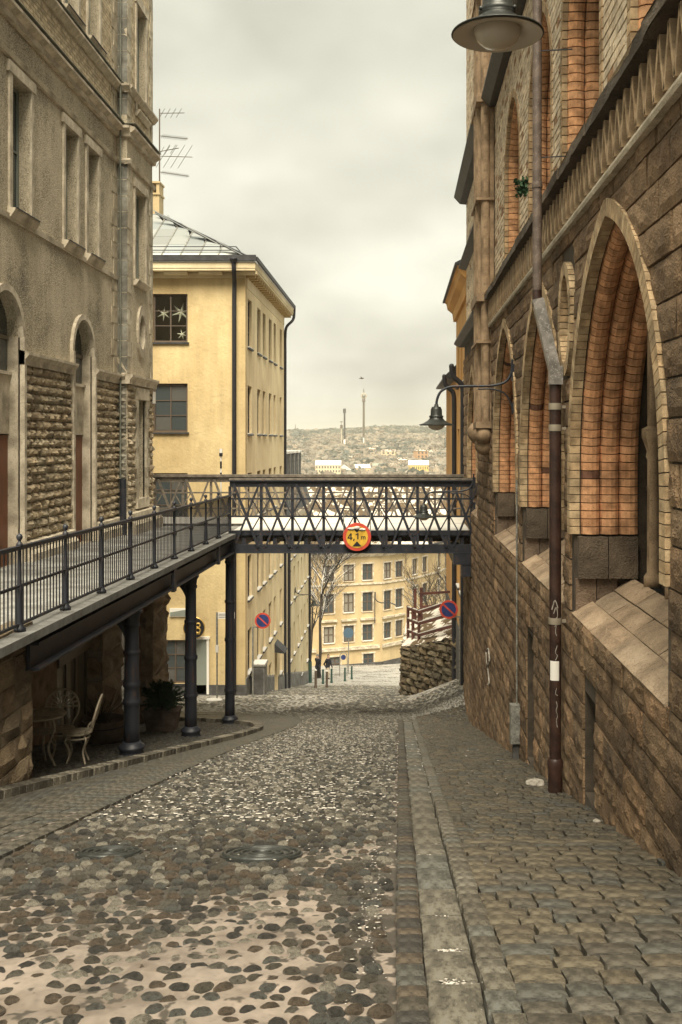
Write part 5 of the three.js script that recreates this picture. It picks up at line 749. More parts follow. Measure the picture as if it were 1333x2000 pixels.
// ---------------------------------------------------------------- houses further down on the left
{
  const T = thing('pale_house', 'pale plastered house with dark dormered roof down the street', 'building'), X = -6.0, D0 = 54.2, D1 = 69, R = new Wall([X, D0], [X, D1]), u = (d) => d - D0, hs = [];
  for (const [t, b] of [[-6.0 + 1.0, -6.6], [-7.2, -9.0], [-10.4, -12.2]]) for (const d of [56.2, 58.3, 60.6, 62.6, 64.8, 66.9]) hs.push([u(d), u(d + 0.85), b, t]);
  for (const d of [58.5, 62.6, 66.5]) hs.push([u(d), u(d + 0.9), -14.4, -13.2]);
  obj('wall', [R.panel(0, D1 - D0, -18, -4.4, hs.map((h) => rectHole(...h)), 0.35), bx(-16, X - 0.36, -18, -4.4, D0, D1)], M.paleWall, T);
  for (const h of hs) windowIn(T, R, ...h, { cols: 2, rows: 2, depth: 0.1, mat: M.frameDark, fw: 0.06, sill: M.darkRoof, snow: true });
  const st = []; for (let d = D0; d < D1; d += 0.7) st.push(R.box(u(d), u(Math.min(D1, d + 0.698)), -18, ground(-6, d) + 0.7, -0.01, 0.04)); obj('plinth', st, M.plinthGrey, T);
  obj('eaves', [R.box(0, D1 - D0 + 0.1, -4.4, -4.1, -0.3, 0.25)], M.trim, T);
  obj('roof', [R.profile(-0.05, D1 - D0 + 0.1, [[0.1, -4.09], [-1.0, -1.1], [-5, -0.6], [-9.5, -0.6], [-9.5, -4.09]])], M.darkRoof, T); obj('roof_snow', [R.profile(0, D1 - D0, [[-1.02, -1.04], [-5, -0.55], [-5, -0.4], [-1.0, -0.95]])], M.snow, T);
  for (const d of [55.2, 57.6, 60.0, 62.4]) { const t = sub('dormer', T); obj('cheek', [bx(-7.6, -6.15, -3.6, -0.75, d, d + 1.5)], M.darkRoof, t); obj('trim', [bx(-6.17, -6.12, -3.6, -0.75, d - 0.02, d + 0.1), bx(-6.17, -6.12, -3.6, -0.75, d + 1.4, d + 1.52)], M.galv, t); obj('snow', [bx(-7.7, -6.05, -0.74, -0.62, d - 0.06, d + 1.56)], M.snow, t); }
  for (const d of [55.1, 67.8]) obj('downpipe', [rod(V(X + 0.09, ground(-5.9, d), -d), V(X + 0.09, -4.3, -d), 0.08, 0.08, 10)], M.black, T);
  obj('pipe_sleeve', [rod(V(X + 0.1, ground(-5.9, 67.8), -67.8), V(X + 0.1, ground(-5.9, 67.8) + 1.4, -67.8), 0.13, 0.13, 10)], M.greenPaint, T);
  rebase(T, -9, -14, -61);
}
lamp(-4.9, -9.4, 59, -6.0, 1, 'bowl lamp on a swan neck on the pale house');
{ // the curved yellow block that closes the street
  const T = thing('curved_apartment_block', 'pale yellow apartment block with bowed front closing the street', 'building'), pts = [[-16, 108.5], [-8.6, 110], [-1.9, 112.5], [1.4, 116], [4.4, 121.5], [7, 129]], rows = [[-13.5, -15.3], [-16.6, -18.7], [-20.1, -21.9]];
  const wn = { 1: [1.1, 3.35, 5.5], 2: [0.9, 2.75], 3: [0.8, 3.3] };
  for (let i = 0; i < pts.length - 1; i++) {
    const W = new Wall(pts[i], pts[i + 1]), L = W.L, hs = [];
    (wn[i] ?? [1.2, 4.2]).forEach((c) => rows.forEach(([t, b]) => hs.push([c - 0.58, c + 0.58, b, t])));
    const low = i === 1 ? [[1.2, 2.4, -25.0, -23.4], [5.0, 6.2, -24.5, -23.3]] : i === 2 ? [[3.2, 4.2, -24.8, -23.2]] : []; hs.push(...low);
    obj('wall', [W.panel(0, L, -28, -12.7, hs.map((h) => rectHole(...h)), 0.4)], M.tan, T);
    hs.forEach((h, k) => { const t = windowIn(T, W, ...h, { cols: 2, rows: 2, depth: 0.12, mat: M.frameDark, fw: 0.12, bw: 0.1, sill: M.trim, snow: k % 2 === 0 }); obj('surround', [W.box(h[0] - 0.14, h[0] - 0.004, h[2], h[3], -0.02, 0.04), W.box(h[1] + 0.004, h[1] + 0.14, h[2], h[3], -0.02, 0.04), W.box(h[0] - 0.2, h[1] + 0.2, h[3] + 0.004, h[3] + 0.16, -0.02, 0.06)], M.trim, t); if (k % 3 === 2 && h[3] > -22) obj('hood', [W.box(h[0] - 0.3, h[1] + 0.3, h[3] + 0.5, h[3] + 0.72, -0.02, 0.22)], M.trim, t); });
    obj('belt_course', [W.box(0, L, -15.75, -15.55, -0.02, 0.1), W.box(i ? 0.02 : 0, L - 0.3, -22.75, -22.4, -0.02, 0.22)], M.trim, T);
    obj('eaves', [W.profile(-0.05, L + 0.05, [[-0.3, -12.7], [0.2, -12.7], [0.55, -12.35], [0.55, -12.2], [-0.3, -12.1]])], M.trim, T); obj('gutter', [W.box(-0.05, L + 0.05, -12.2, -12.02, 0.5, 0.68)], M.darkRoof, T);
    obj('roof', [W.profile(-0.2, L + 0.2, [[0.55, -12.1], [-5, -9.4], [-5, -12.1]])], M.roofSnow, T);
    obj('plinth', [W.box(0, L, -28, -24.3, -0.02, 0.08)], M.plinth, T);
  }
  obj('body', [bx(-16, -2.5, -28, -12.7, 114, 124), bx(-2.4, 4, -28, -12.7, 124, 135)], M.tan, T);
  rebase(T, -3, -26, -114);
}
{ // iron lamp arm on the curved block
  const T = thing('wall_bracket', 'thin wrought iron bracket arm on the curved yellow block', 'bracket'); obj('arm', tubeEnds([[-2.6, -16.6, -111.8], [-2.55, -17.3, -111.5], [-2.0, -17.6, -111.0], [-1.0, -17.55, -110.7], [-0.2, -17.9, -110.6]], 0.06, 24, 6), M.iron, T); obj('stay', [rod(V(-2.65, -20, -111.9), V(-2.65, -16.6, -111.9), 0.05, 0.05, 6)], M.iron, T); rebase(T, -2.6, -18, -112);
}
// ---------------------------------------------------------------- right side beyond the bridge
{
  const T = thing('ochre_house', 'narrow ochre house with moulded eaves and black downpipes beyond the bridge', 'building'), X = 2.12, W = new Wall([X, 46], [X, 30]), u = (d) => 46 - d, hs = [];
  for (const [t, b] of [[3.6, 1.9], [0.4, -1.4], [-3.4, -5.2]]) for (const d of [32.6, 34.6, 36.4]) hs.push([u(d + 0.6), u(d - 0.3), b, t]);
  obj('wall', [W.panel(u(38), 16, -9.6, 4.6, hs.map((h) => rectHole(...h)), 0.3), W.panel(0, u(38) - 0.003, -11, 2.4, [], 0.3), bx(X, 10, -9.6, 4.6, 30, 30.3), bx(X + 0.32, 10, -11, 2.38, 30.32, 46)], M.orangeWall, T);
  for (const h of hs) windowIn(T, W, ...h, { cols: 2, rows: 3, depth: 0.08, mat: M.frameDark, sill: M.darkRoof, snow: true });
  const pr = [[-0.1, 4.4], [0.1, 4.4], [0.14, 4.7], [0.32, 4.85], [0.36, 5.05], [0.42, 5.1], [-0.1, 5.1]]; obj('cornice', [W.profile(u(38) - 0.1, 16.2, pr)], M.orangeWall, T); obj('roof', [W.profile(u(38) - 0.15, 16.3, [[0.5, 5.1], [0.5, 5.16], [-3.5, 7.2], [-6, 7.2], [-6, 5.1]]), W.profile(-0.2, u(38) - 0.15, [[0.45, 2.3], [0.45, 2.38], [-2.5, 5.2], [-2.5, 2.3]])], M.darkRoof, T);
  obj('plinth', [W.box(0, 15.98, -11, -6.6, 0.005, 0.04)], M.plinth, T);
  for (const d of [37.6, 32.4]) obj('downpipe', [...tubeEnds([[X - 0.46, 2.35, -d], [X - 0.42, 2.05, -d], [X - 0.14, 1.75, -d], [X - 0.1, 1.3, -d], [X - 0.1, 0.8, -d]], 0.085, 24, 10), rod(V(X - 0.1, ground(2, d) - 0.02, -d), V(X - 0.1, 0.9, -d), 0.085, 0.085, 10)], M.black, T);
  rebase(T, 3, -9, -36);
}
{ // rough stone bank with a snowy top
  const T = thing('stone_bank', 'mossy rubble stone bank topped with snow beside the street', 'wall'), r = rng(404), L = [], A = [0.10, 40.2], B = [2.2, 37.4], W = new Wall(A, B), S = new Wall([0.35, 44.5], A), top = (t) => lerp(-8.15, -7.2, t);
  for (let y = -10.6; y < -7; y += 0.27) for (let u = 0; u < W.L;) { const l = 0.22 + r() * 0.4, e = Math.min(W.L, u + l), tt = top((u + e) / 2 / W.L); if (y < tt) L.push(paint(block([u + 0.008, e - 0.008, u + 0.008 + (r() - 0.5) * 0.06, e - 0.008, y + 0.008, Math.min(tt, y + 0.26)], -0.3, r() * 0.09, W.map, W.out, { nu: 3, nv: 3, rough: 0.13, bevel: 0.03, r }), vary([0.13, 0.105, 0.066], r, 0.35))); u = e; }
  for (let y = -11.6; y < -8.1; y += 0.3) for (let u = 0; u < S.L;) { const l = 0.3 + r() * 0.4, e = Math.min(S.L, u + l); L.push(paint(block([u, e - 0.01, u, e - 0.01, y, Math.min(-8.15, y + 0.29)], -0.3, r() * 0.08, S.map, S.out, { nu: 3, nv: 3, rough: 0.12, bevel: 0.03, r }), vary([0.13, 0.105, 0.07], r, 0.35))); u = e; }
  pieces(T, 'rubble_stone', 'rubble_stones', L, M.stone);
  const g = new THREE.PlaneGeometry(1, 1, 24, 24), p = g.attributes.position; for (let i = 0; i < p.count; i++) { const a = p.getX(i) + 0.5, b = p.getY(i) + 0.5, x = lerp(0.10, 2.2, a) + b * 0.3, d = lerp(40.2, 37.4, a) + b * 6; p.setXYZ(i, x, lerp(-8.13, -7.18, a) + b * 0.35 + (fbm(a * 9, b * 9, 66, 4) - 0.45) * 0.22, -d); } g.computeVertexNormals(); obj('bank_top', [g], std({ map: rep(patchC, 0.45), roughness: 0.95 }), T);
  const cb = new THREE.BufferGeometry(); obj('core', [bx(0.4, 2.1, -12, -8.3, 40.3, 45)], M.mortarDark, T);
  rebase(T, 1, -9.8, -40);
}
{ // red timber fence on the bank
  const T = thing('timber_fence', 'snow dusted red brown timber fence on top of the stone bank', 'fence'), P = [[0.78, 40.0, -8.05], [0.36, 41.2, -8.1], [0.55, 40.6, -8.08], [2.0, 37.9, -7.3]], snow = [];
  for (const [x, d, y] of P) obj('post', [bx(x - 0.06, x + 0.06, y - 0.1, y + 1.45, d - 0.06, d + 0.06)], M.redWood, T);
  obj('post', [bx(0.86, 0.98, -8.0, -6.1, 42.4, 42.52)], M.redWood, T); obj('post', [bx(0.62, 0.74, -8.0, -6.3, 43.4, 43.52)], M.redWood, T);
  for (const h of [0.45, 0.9, 1.35]) { for (const [a, b] of [[P[0], P[3]], [P[1], P[0]]]) { obj('rail', [bar(V(a[0], a[2] + h, -a[1] + 0.08), V(b[0], b[2] + h, -b[1] + 0.08), 0.05, 0.11)], M.redWood, T); snow.push(bar(V(a[0], a[2] + h + 0.07, -a[1] + 0.08), V(b[0], b[2] + h + 0.07, -b[1] + 0.08), 0.055, 0.03)); } }
  obj('rail', [bar(V(0.92, -6.35, -42.4), V(2.2, -6.3, -42.6), 0.05, 0.1)], M.redWood, T); obj('rail', [bar(V(0.92, -6.9, -42.4), V(2.2, -6.85, -42.6), 0.05, 0.1)], M.redWood, T);
  obj('snow', snow, M.snow, T); rebase(T, 1, -8, -40);
}
// ---------------------------------------------------------------- bare trees
function bareTree(name, label, x, d, y, h, seed, spread, snowy, lvl = 5) {
  const T = thing(name, label, 'tree', 'bare winter trees'), r = rng(seed), trunk = [], twig = [], snow = [];
  const grow = (p, dir, len, rad, l) => {
    let a = p.clone(), dr = dir.clone();
    for (let s = 0; s < 3; s++) { const b = a.clone().addScaledVector(dr, len / 3); (l >= lvl - 1 ? trunk : twig).push(rod(a, b, rad * (1 - s * 0.15), rad * (1 - (s + 1) * 0.15), l > 2 ? 7 : 4)); if (snowy && rad > 0.012 && Math.abs(dr.y) < 0.85 && l < lvl) snow.push(rod(a.clone().add(V(0, rad * 0.8, 0)), b.clone().add(V(0, rad * 0.8, 0)), rad * 0.62, rad * 0.5, 4)); a = b; dr = dr.clone().add(V((r() - 0.5) * 0.3, (r() - 0.3) * 0.16, (r() - 0.5) * 0.3)).normalize();
      if (l > 0 && (s > 0 || l < lvl)) { const n = l === lvl ? 2 : 2; for (let k = 0; k < n; k++) { const az = r() * 6.2832, t = 0.5 + r() * 0.6 * spread, side = V(Math.cos(az), 0.15 + r() * 0.3, Math.sin(az)).multiplyScalar(t); grow(a, dr.clone().add(side).normalize(), len * (0.5 + r() * 0.22), rad * (0.42 + r() * 0.15), l - 1); } } }
  };
  grow(V(0, -0.1, 0), V(0.08, 1, 0), h * 0.58, h * 0.013, lvl);
  obj('trunk', trunk, M.bark, T, false); obj('crown', twig, M.bark, T, false); if (snow.length) obj('snow', snow, M.snow, T, false); T.position.set(x, y, -d);
}
bareTree('bare_tree', 'tall leafless tree with snow on its branches beside the pale house', -6.0, 76, ground(-6.0, 76), 10.5, 8, 1.25, true, 4);
bareTree('bare_tree', 'leafless tree behind the two people, half hidden by another', -7.4, 84, ground(-7.4, 84), 9.5, 21, 1.0, true, 4);
bareTree('bare_shrub', 'leafless bush above the stone bank in front of the curved block', 2.0, 60, -13.0, 5.2, 33, 1.2, true, 4);
bareTree('bare_shrub', 'leafless bush against the ochre house downpipe', 2.5, 52, -11.0, 4.6, 37, 1.2, true, 4);
{ const T = thing('snowy_stair_wall', 'dark rubble wall with snow covered steps rising behind the bank', 'wall'), r = rng(61), L = []; for (let i = 0; i < 7; i++) { const x = 2.0 + i * 0.55; obj('step', [bx(x, x + 0.56, -18, -14.2 + i * 0.8, 70, 76)], M.mortarDark, T); obj('snow', [bx(x - 0.03, x + 0.57, -14.195 + i * 0.8, -14.0 + i * 0.8, 69.9, 76)], M.snow, T); } rebase(T, 3.5, -15, -73); }
// ---------------------------------------------------------------- signs, posts and street furniture
function noParking(px, d, sx, sy, poleX, label, dirn) {
  const T = thing('no_parking_sign', label, 'road sign', 'no parking signs'), disc = (r0, z, t) => new THREE.CylinderGeometry(r0, r0, t, 40).rotateX(Math.PI / 2).translate(0, 0, z), g0 = ground(poleX, d);
  const cy = sy; obj('plate', [disc(0.3, 0, 0.016).translate(sx, cy, 0)], M.redPaint, T); obj('field', [disc(0.235, 0.010, 0.006).translate(sx, cy, 0)], M.bluePaint, T);
  obj('slash', [bar(V(sx - 0.18, cy + 0.165, 0.016), V(sx + 0.18, cy - 0.165, 0.016), 0.05, 0.006, V(0, 0, 1))], M.redPaint, T);
  obj('pole', [rod(V(poleX, g0 - 0.02, -0.05), V(poleX, cy - 0.22, -0.05), 0.032, 0.032, 10)], M.galv, T); obj('arm', [bar(V(poleX, cy - 0.24, -0.05), V(sx, cy - 0.27, -0.03), 0.045, 0.045)], M.galv, T); obj('holder', [bar(V(sx, cy - 0.3, -0.03), V(sx, cy + 0.25, -0.03), 0.05, 0.03)], M.galv, T);
  for (const c of T.children) c.position.z = -d; rebase(T, poleX, g0, -d);
}
noParking(0, 38.6, -5.14, -6.8, -5.52, 'round blue and red no parking sign in front of the yellow house', 1);
noParking(0, 33.0, 1.6, -5.45, 1.96, 'round blue and red no parking sign beside the stone bank', 1);
{ const T = thing('street_name_sign', 'white street name plate on a slim grey post before the yellow house', 'street sign'), x = -6.4, d = 36, g0 = ground(x, d);
  obj('post', [rod(V(x, g0 - 0.02, -d), V(x, -6.05, -d), 0.028, 0.028, 10), bx(x - 0.035, x + 0.035, -7.3, -6.05, d - 0.02, d + 0.02)], M.galv, T); obj('collar', [rod(V(x, -7.45, -d), V(x, -7.2, -d), 0.055, 0.055, 10)], M.white, T); obj('plate', [bx(x + 0.03, x + 0.62, -6.27, -6.05, d - 0.012, d + 0.012)], M.white, T); obj('print', [bx(x + 0.07, x + 0.58, -6.115, -6.10, d - 0.017, d - 0.0125), bx(x + 0.05, x + 0.60, -6.165, -6.155, d - 0.017, d - 0.0125), bx(x + 0.06, x + 0.30, -6.225, -6.21, d - 0.017, d - 0.0125)], M.frameDark, T);
  obj('snow_foot', [new THREE.IcosahedronGeometry(0.26, 1).scale(1.2, 0.3, 0.7).translate(x - 0.1, g0 + 0.03, -d)], M.snow, T); rebase(T, x, g0, -d); }
{ const T = thing('round_hanging_sign', 'round dark shop sign with gold rim and gold emblem on the yellow house', 'shop sign'), x = -7.93, y = -7.25, d = 39.6; obj('disc', [new THREE.CylinderGeometry(0.40, 0.40, 0.06, 36).rotateX(Math.PI / 2).translate(x, y, -d)], M.black, T); obj('rim', [new THREE.TorusGeometry(0.40, 0.03, 8, 40).translate(x, y, -d)], M.gold, T); obj('emblem', [new THREE.TorusGeometry(0.08, 0.03, 6, 20).translate(x + 0.16, y + 0.1, -d + 0.035), new THREE.TorusGeometry(0.09, 0.032, 6, 20).translate(x + 0.16, y - 0.1, -d + 0.035), new THREE.SphereGeometry(0.07, 10, 8).scale(1.3, 0.5, 0.3).translate(x + 0.16, y - 0.22, -d + 0.035)], M.gold, T); obj('fixing', [bar(V(x, y + 0.3, -d), V(x, y + 0.3, -40), 0.04, 0.04), bar(V(x, y - 0.3, -d), V(x, y - 0.3, -40), 0.04, 0.04)], M.iron, T); rebase(T, x, y, -d); }
{ const T = thing('shop_board', 'long dark and white shop board on the yellow house above the round sign', 'shop sign'), F = new Wall([-9, 39.99], [-7, 39.99]); obj('board', [F.box(0.05, 1.05, -6.88, -6.56, 0.0, 0.05)], M.white, T); const s = new THREE.Shape([[0.07, -6.86], [0.98, -6.86], [0.98, -6.6], [0.6, -6.62], [0.07, -6.71]].map((p) => new THREE.Vector2(...p))), g = new THREE.ExtrudeGeometry(s, { depth: 0.006, bevelEnabled: false }); g.translate(0, 0, 0.052); obj('print', [g.applyMatrix4(F.m)], M.frameGreen, T); rebase(T, -8.4, -6.9, -40); }
{ const T = thing('door_surround', 'white painted doorway frame in the yellow house behind the planter', 'door'), F = new Wall([-8.3, 39.99], [-7, 39.99]); obj('post', [F.box(0.0, 0.09, -9.9, -7.75, 0, 0.1), F.box(0.8, 0.89, -9.9, -7.75, 0, 0.1)], M.white, T); obj('head', [F.box(-0.03, 0.92, -7.75, -7.66, 0, 0.13)], M.white, T); obj('leaf', [F.box(0.095, 0.795, -9.9, -7.755, 0.0, 0.04)], M.frameGreen, T); rebase(T, -7.9, -9.9, -40); }
{ const T = thing('utility_cabinet', 'dark grey street cabinet with snowy lid against the yellow house', 'cabinet'), x = -5.62, d = 41.2, g0 = ground(x, d); obj('body', [bx(x - 0.22, x + 0.25, g0 - 0.1, g0 + 1.2, d - 0.35, d + 0.45)], M.plinthGrey, T); obj('lid', [bx(x - 0.26, x + 0.29, g0 + 1.2, g0 + 1.26, d - 0.39, d + 0.49)], M.galv, T); obj('door', [bx(x - 0.17, x + 0.2, g0 + 0.1, g0 + 1.1, d - 0.365, d - 0.35)], M.plinth, T); obj('snow', [bx(x - 0.24, x + 0.27, g0 + 1.261, g0 + 1.30, d - 0.37, d + 0.47)], M.snow, T); rebase(T, x, g0, -d); }
for (const [x, d, h, g, l] of [[-4.48, 55, 0.95, 0, 'dark street post with snowy top, nearer the pale house'], [-3.95, 56, 0.9, 0, 'dark street post with snowy top, out on the roadway'], [-4.9, 66, 0.9, 1, 'green bollard in front of the two people'], [-4.45, 67.5, 0.9, 1, 'green bollard in front of the two people'], [-3.7, 70, 0.9, 1, 'green bollard beside the walkers on the open pavement'], [-3.4, 73.5, 0.9, 1, 'last green bollard before the arched sign']]) { const y = ground(x, d), T = thing('bollard', l, 'bollard', 'bollards along the narrowed roadway'); obj('post', [rod(V(0, -0.02, 0), V(0, h, 0), 0.07, 0.065, 10), lathe([[0.085, 0], [0.085, 0.12], [0.07, 0.14]], 0, 0, 0, 10)], g ? M.greenPaint : M.frameDark, T); obj('cap', [new THREE.SphereGeometry(0.075, 10, 6).scale(1, 0.6, 1).translate(0, h, 0)], g ? M.greenPaint : M.snow, T); T.position.set(x, y, -d); }
{ const x = -4.15, d = 84, g0 = ground(x, d), T = thing('path_sign', 'round blue path sign on a post below the curved block', 'road sign'); obj('post', [rod(V(x, g0, -d), V(x, g0 + 3.6, -d), 0.04, 0.04, 8)], M.galv, T); obj('disc', [new THREE.CylinderGeometry(0.42, 0.42, 0.03, 28).rotateX(Math.PI / 2).translate(x, g0 + 3.4, -d + 0.06)], std({ color: rgb(0.07, 0.12, 0.17), roughness: 0.5 }), T); rebase(T, x, g0, -d); }
{ const x = -4.35, d = 80, g0 = ground(x, d), T = thing('arched_sign', 'grey arched tube frame holding a round sign', 'road sign'); obj('frame', [tube([[x - 0.28, g0, -d], [x - 0.28, g0 + 1.5, -d], [x - 0.2, g0 + 1.75, -d], [x, g0 + 1.85, -d], [x + 0.2, g0 + 1.75, -d], [x + 0.28, g0 + 1.5, -d], [x + 0.28, g0, -d]], 0.035, 40, 8)], M.galv, T); obj('disc', [new THREE.CylinderGeometry(0.2, 0.2, 0.03, 24).rotateX(Math.PI / 2).translate(x, g0 + 1.45, -d)], M.bluePaint, T); rebase(T, x, g0, -d); }
// ---------------------------------------------------------------- garden furniture and planters under the walkway
function chair(label, x, d, turn) {
  const T = thing('garden_chair', label, 'chair', 'white cast iron garden chairs'), seat = [lathe([[0.001, 0.425], [0.17, 0.425], [0.2, 0.43], [0.205, 0.445], [0.2, 0.455], [0.001, 0.45]], 0, 0, 0, 24)];
  obj('seat', seat, M.whiteIron, T, false);
  const bk = [], R = 0.25, cy = 0.70, pt = (a, k) => [R * k * Math.cos(a), cy + R * 1.05 * k * Math.sin(a), -0.19 - (0.25 + k * Math.sin(a) * 0.25) * 0.3];
  const ringp = []; for (let i = 0; i <= 22; i++) ringp.push(pt(-0.55 + i / 22 * (Math.PI + 1.1), 1)); bk.push(tube(ringp, 0.016, 44, 7)); const rp2 = []; for (let i = 0; i <= 16; i++) rp2.push(pt(-0.2 + i / 16 * (Math.PI + 0.4), 0.66)); bk.push(tube(rp2, 0.01, 30, 6));
  for (let i = 0; i < 11; i++) { const a = 0.05 + i / 10 * (Math.PI - 0.1); bk.push(rod(V(...pt(a, 0.14)), V(...pt(a, 0.95)), 0.008, 0.017, 6)); } bk.push(tube([pt(-0.55, 1), [0.17, 0.5, -0.14], [0.15, 0.44, -0.12]], 0.014, 10, 6), tube([pt(Math.PI + 0.55, 1), [-0.17, 0.5, -0.14], [-0.15, 0.44, -0.12]], 0.014, 10, 6)); bk.push(rod(V(0, 0.44, -0.18), V(...pt(Math.PI / 2, 0.2)), 0.03, 0.02, 6));
  obj('backrest', bk, M.whiteIron, T, false);
  for (const a of [0.8, 2.35, 3.95, 5.5]) obj('leg', [tube([[0.14 * Math.cos(a), 0.42, 0.14 * Math.sin(a)], [0.2 * Math.cos(a), 0.36, 0.2 * Math.sin(a)], [0.13 * Math.cos(a), 0.18, 0.13 * Math.sin(a)], [0.19 * Math.cos(a), 0.0, 0.19 * Math.sin(a)]], 0.016, 14, 6), new THREE.SphereGeometry(0.022, 7, 5).translate(0.15 * Math.cos(a), 0.37, 0.15 * Math.sin(a))], M.whiteIron, T, false);
  obj('apron', [new THREE.TorusGeometry(0.17, 0.014, 6, 24).rotateX(Math.PI / 2).translate(0, 0.38, 0)], M.whiteIron, T, false);
  T.position.set(x, ground(x, d) + 0.02, -d); T.rotation.y = turn;
}
chair('white iron garden chair seen side on beside the thick column', -4.62, 14.7, -Math.PI / 2 + 0.15);
chair('white iron garden chair with fan back facing out behind the table', -5.15, 15.6, 0.25);
{ const x = -5.0, d = 14.3, T = thing('garden_table', 'round white cast iron table between the garden chairs', 'table'); obj('tabletop', [lathe([[0.001, 0.70], [0.3, 0.70], [0.33, 0.695], [0.345, 0.71], [0.33, 0.725], [0.001, 0.722]], 0, 0, 0, 32)], M.whiteIron, T, false); obj('shelf', [lathe([[0.001, 0.47], [0.2, 0.47], [0.21, 0.48], [0.001, 0.49]], 0, 0, 0, 24)], M.whiteIron, T, false); for (const a of [0.4, 2.5, 4.6]) obj('leg', [tube([[0.2 * Math.cos(a), 0.70, 0.2 * Math.sin(a)], [0.24 * Math.cos(a), 0.55, 0.24 * Math.sin(a)], [0.13 * Math.cos(a), 0.25, 0.13 * Math.sin(a)], [0.26 * Math.cos(a), 0, 0.26 * Math.sin(a)]], 0.018, 18, 6)], M.whiteIron, T, false); T.position.set(x, ground(x, d) + 0.02, -d); }
{
  const x = -5.2, d = 22.5, g0 = ground(x, d), T = thing('planter_box', 'dark wooden planter box on the cobbles beside the flared column', 'planter'); const s = (y0, y1, w0, w1, nm) => { const g = new THREE.BoxGeometry(1, y1 - y0, 1), p = g.attributes.position; for (let i = 0; i < p.count; i++) { const t = p.getY(i) > 0 ? w1 : w0; p.setX(i, p.getX(i) * t); p.setZ(i, p.getZ(i) * t * 0.62); } g.translate(0, (y0 + y1) / 2, 0); obj(nm, [g], M.planterWood, T); };
  s(0.0, 0.07, 0.5, 0.5, 'foot'); s(0.07, 0.2, 0.60, 0.64, 'board'); s(0.206, 0.34, 0.65, 0.69, 'board'); s(0.346, 0.48, 0.70, 0.74, 'board'); s(0.48, 0.52, 0.78, 0.78, 'rim'); T.position.set(x, g0, -d);
  const r = rng(55), S = thing('conifer_shrub', 'dark green conifer bush growing in the wooden planter', 'shrub'), L = [], st = [];
  for (let i = 0; i < 130; i++) { const az = r() * 6.2832, el = -0.1 + r() * 1.5, len = 0.12 + Math.sqrt(r()) * 0.34, tip = V(Math.cos(az) * Math.cos(el) * len * 1.15, Math.sin(el) * len * 1.15 + 0.1, Math.sin(az) * Math.cos(el) * len * 0.9), base = V(0, 0.02, 0), mid = base.clone().lerp(tip, 0.55).add(V(0, 0.07, 0)); st.push(rod(base, mid, 0.008, 0.005, 4), rod(mid, tip, 0.005, 0.002, 4));
    for (let k = 0; k < 120; k++) { const t = 0.3 + r() * 0.74, p = t < 0.55 ? base.clone().lerp(mid, t / 0.55) : mid.clone().lerp(tip, (t - 0.55) / 0.45), g = new THREE.BufferGeometry(), a = V(r() - 0.5, r() - 0.35, r() - 0.5).normalize().multiplyScalar(0.03 + r() * 0.035), b = V(r() - 0.5, r() - 0.5, r() - 0.5).normalize().multiplyScalar(0.012), q = p.clone().add(a); g.setAttribute('position', new THREE.Float32BufferAttribute([p.x - b.x, p.y - b.y, p.z - b.z, p.x + b.x, p.y + b.y, p.z + b.z, q.x, q.y, q.z], 3)); g.computeVertexNormals(); L.push(g); } }
  obj('needles', L, std({ color: rgb(0.030, 0.062, 0.026), roughness: 0.8, side: THREE.DoubleSide }), S, false); obj('branches', st, M.bark, S, false); S.position.set(x, g0 + 0.5, -d); S.scale.set(1.15, 1.05, 1.1);
}
{ const x = -5.45, d = 18.9, g0 = ground(x, d), T = thing('barrel_planter', 'low round wooden tub between the stone pillar and the thick column', 'planter'); obj('staves', [lathe([[0.001, 0], [0.36, 0], [0.42, 0.24], [0.41, 0.46], [0.37, 0.46], [0.36, 0.40], [0.001, 0.40]], 0, 0, 0, 24)], M.planterWood, T); for (const y of [0.1, 0.36]) obj('hoop', [new THREE.TorusGeometry(y < 0.2 ? 0.388 : 0.42, 0.012, 5, 28).rotateX(Math.PI / 2).translate(0, y, 0)], M.iron, T); const r = rng(8), b = []; for (let i = 0; i < 60; i++) { const a = r() * 6.28, l = 0.15 + r() * 0.25; b.push(rod(V((r() - 0.5) * 0.3, 0.38, (r() - 0.5) * 0.3), V(Math.cos(a) * l, 0.45 + r() * 0.5, Math.sin(a) * l), 0.006, 0.002, 4)); } obj('twigs', b, M.bark, T, false); T.position.set(x, g0, -d); }

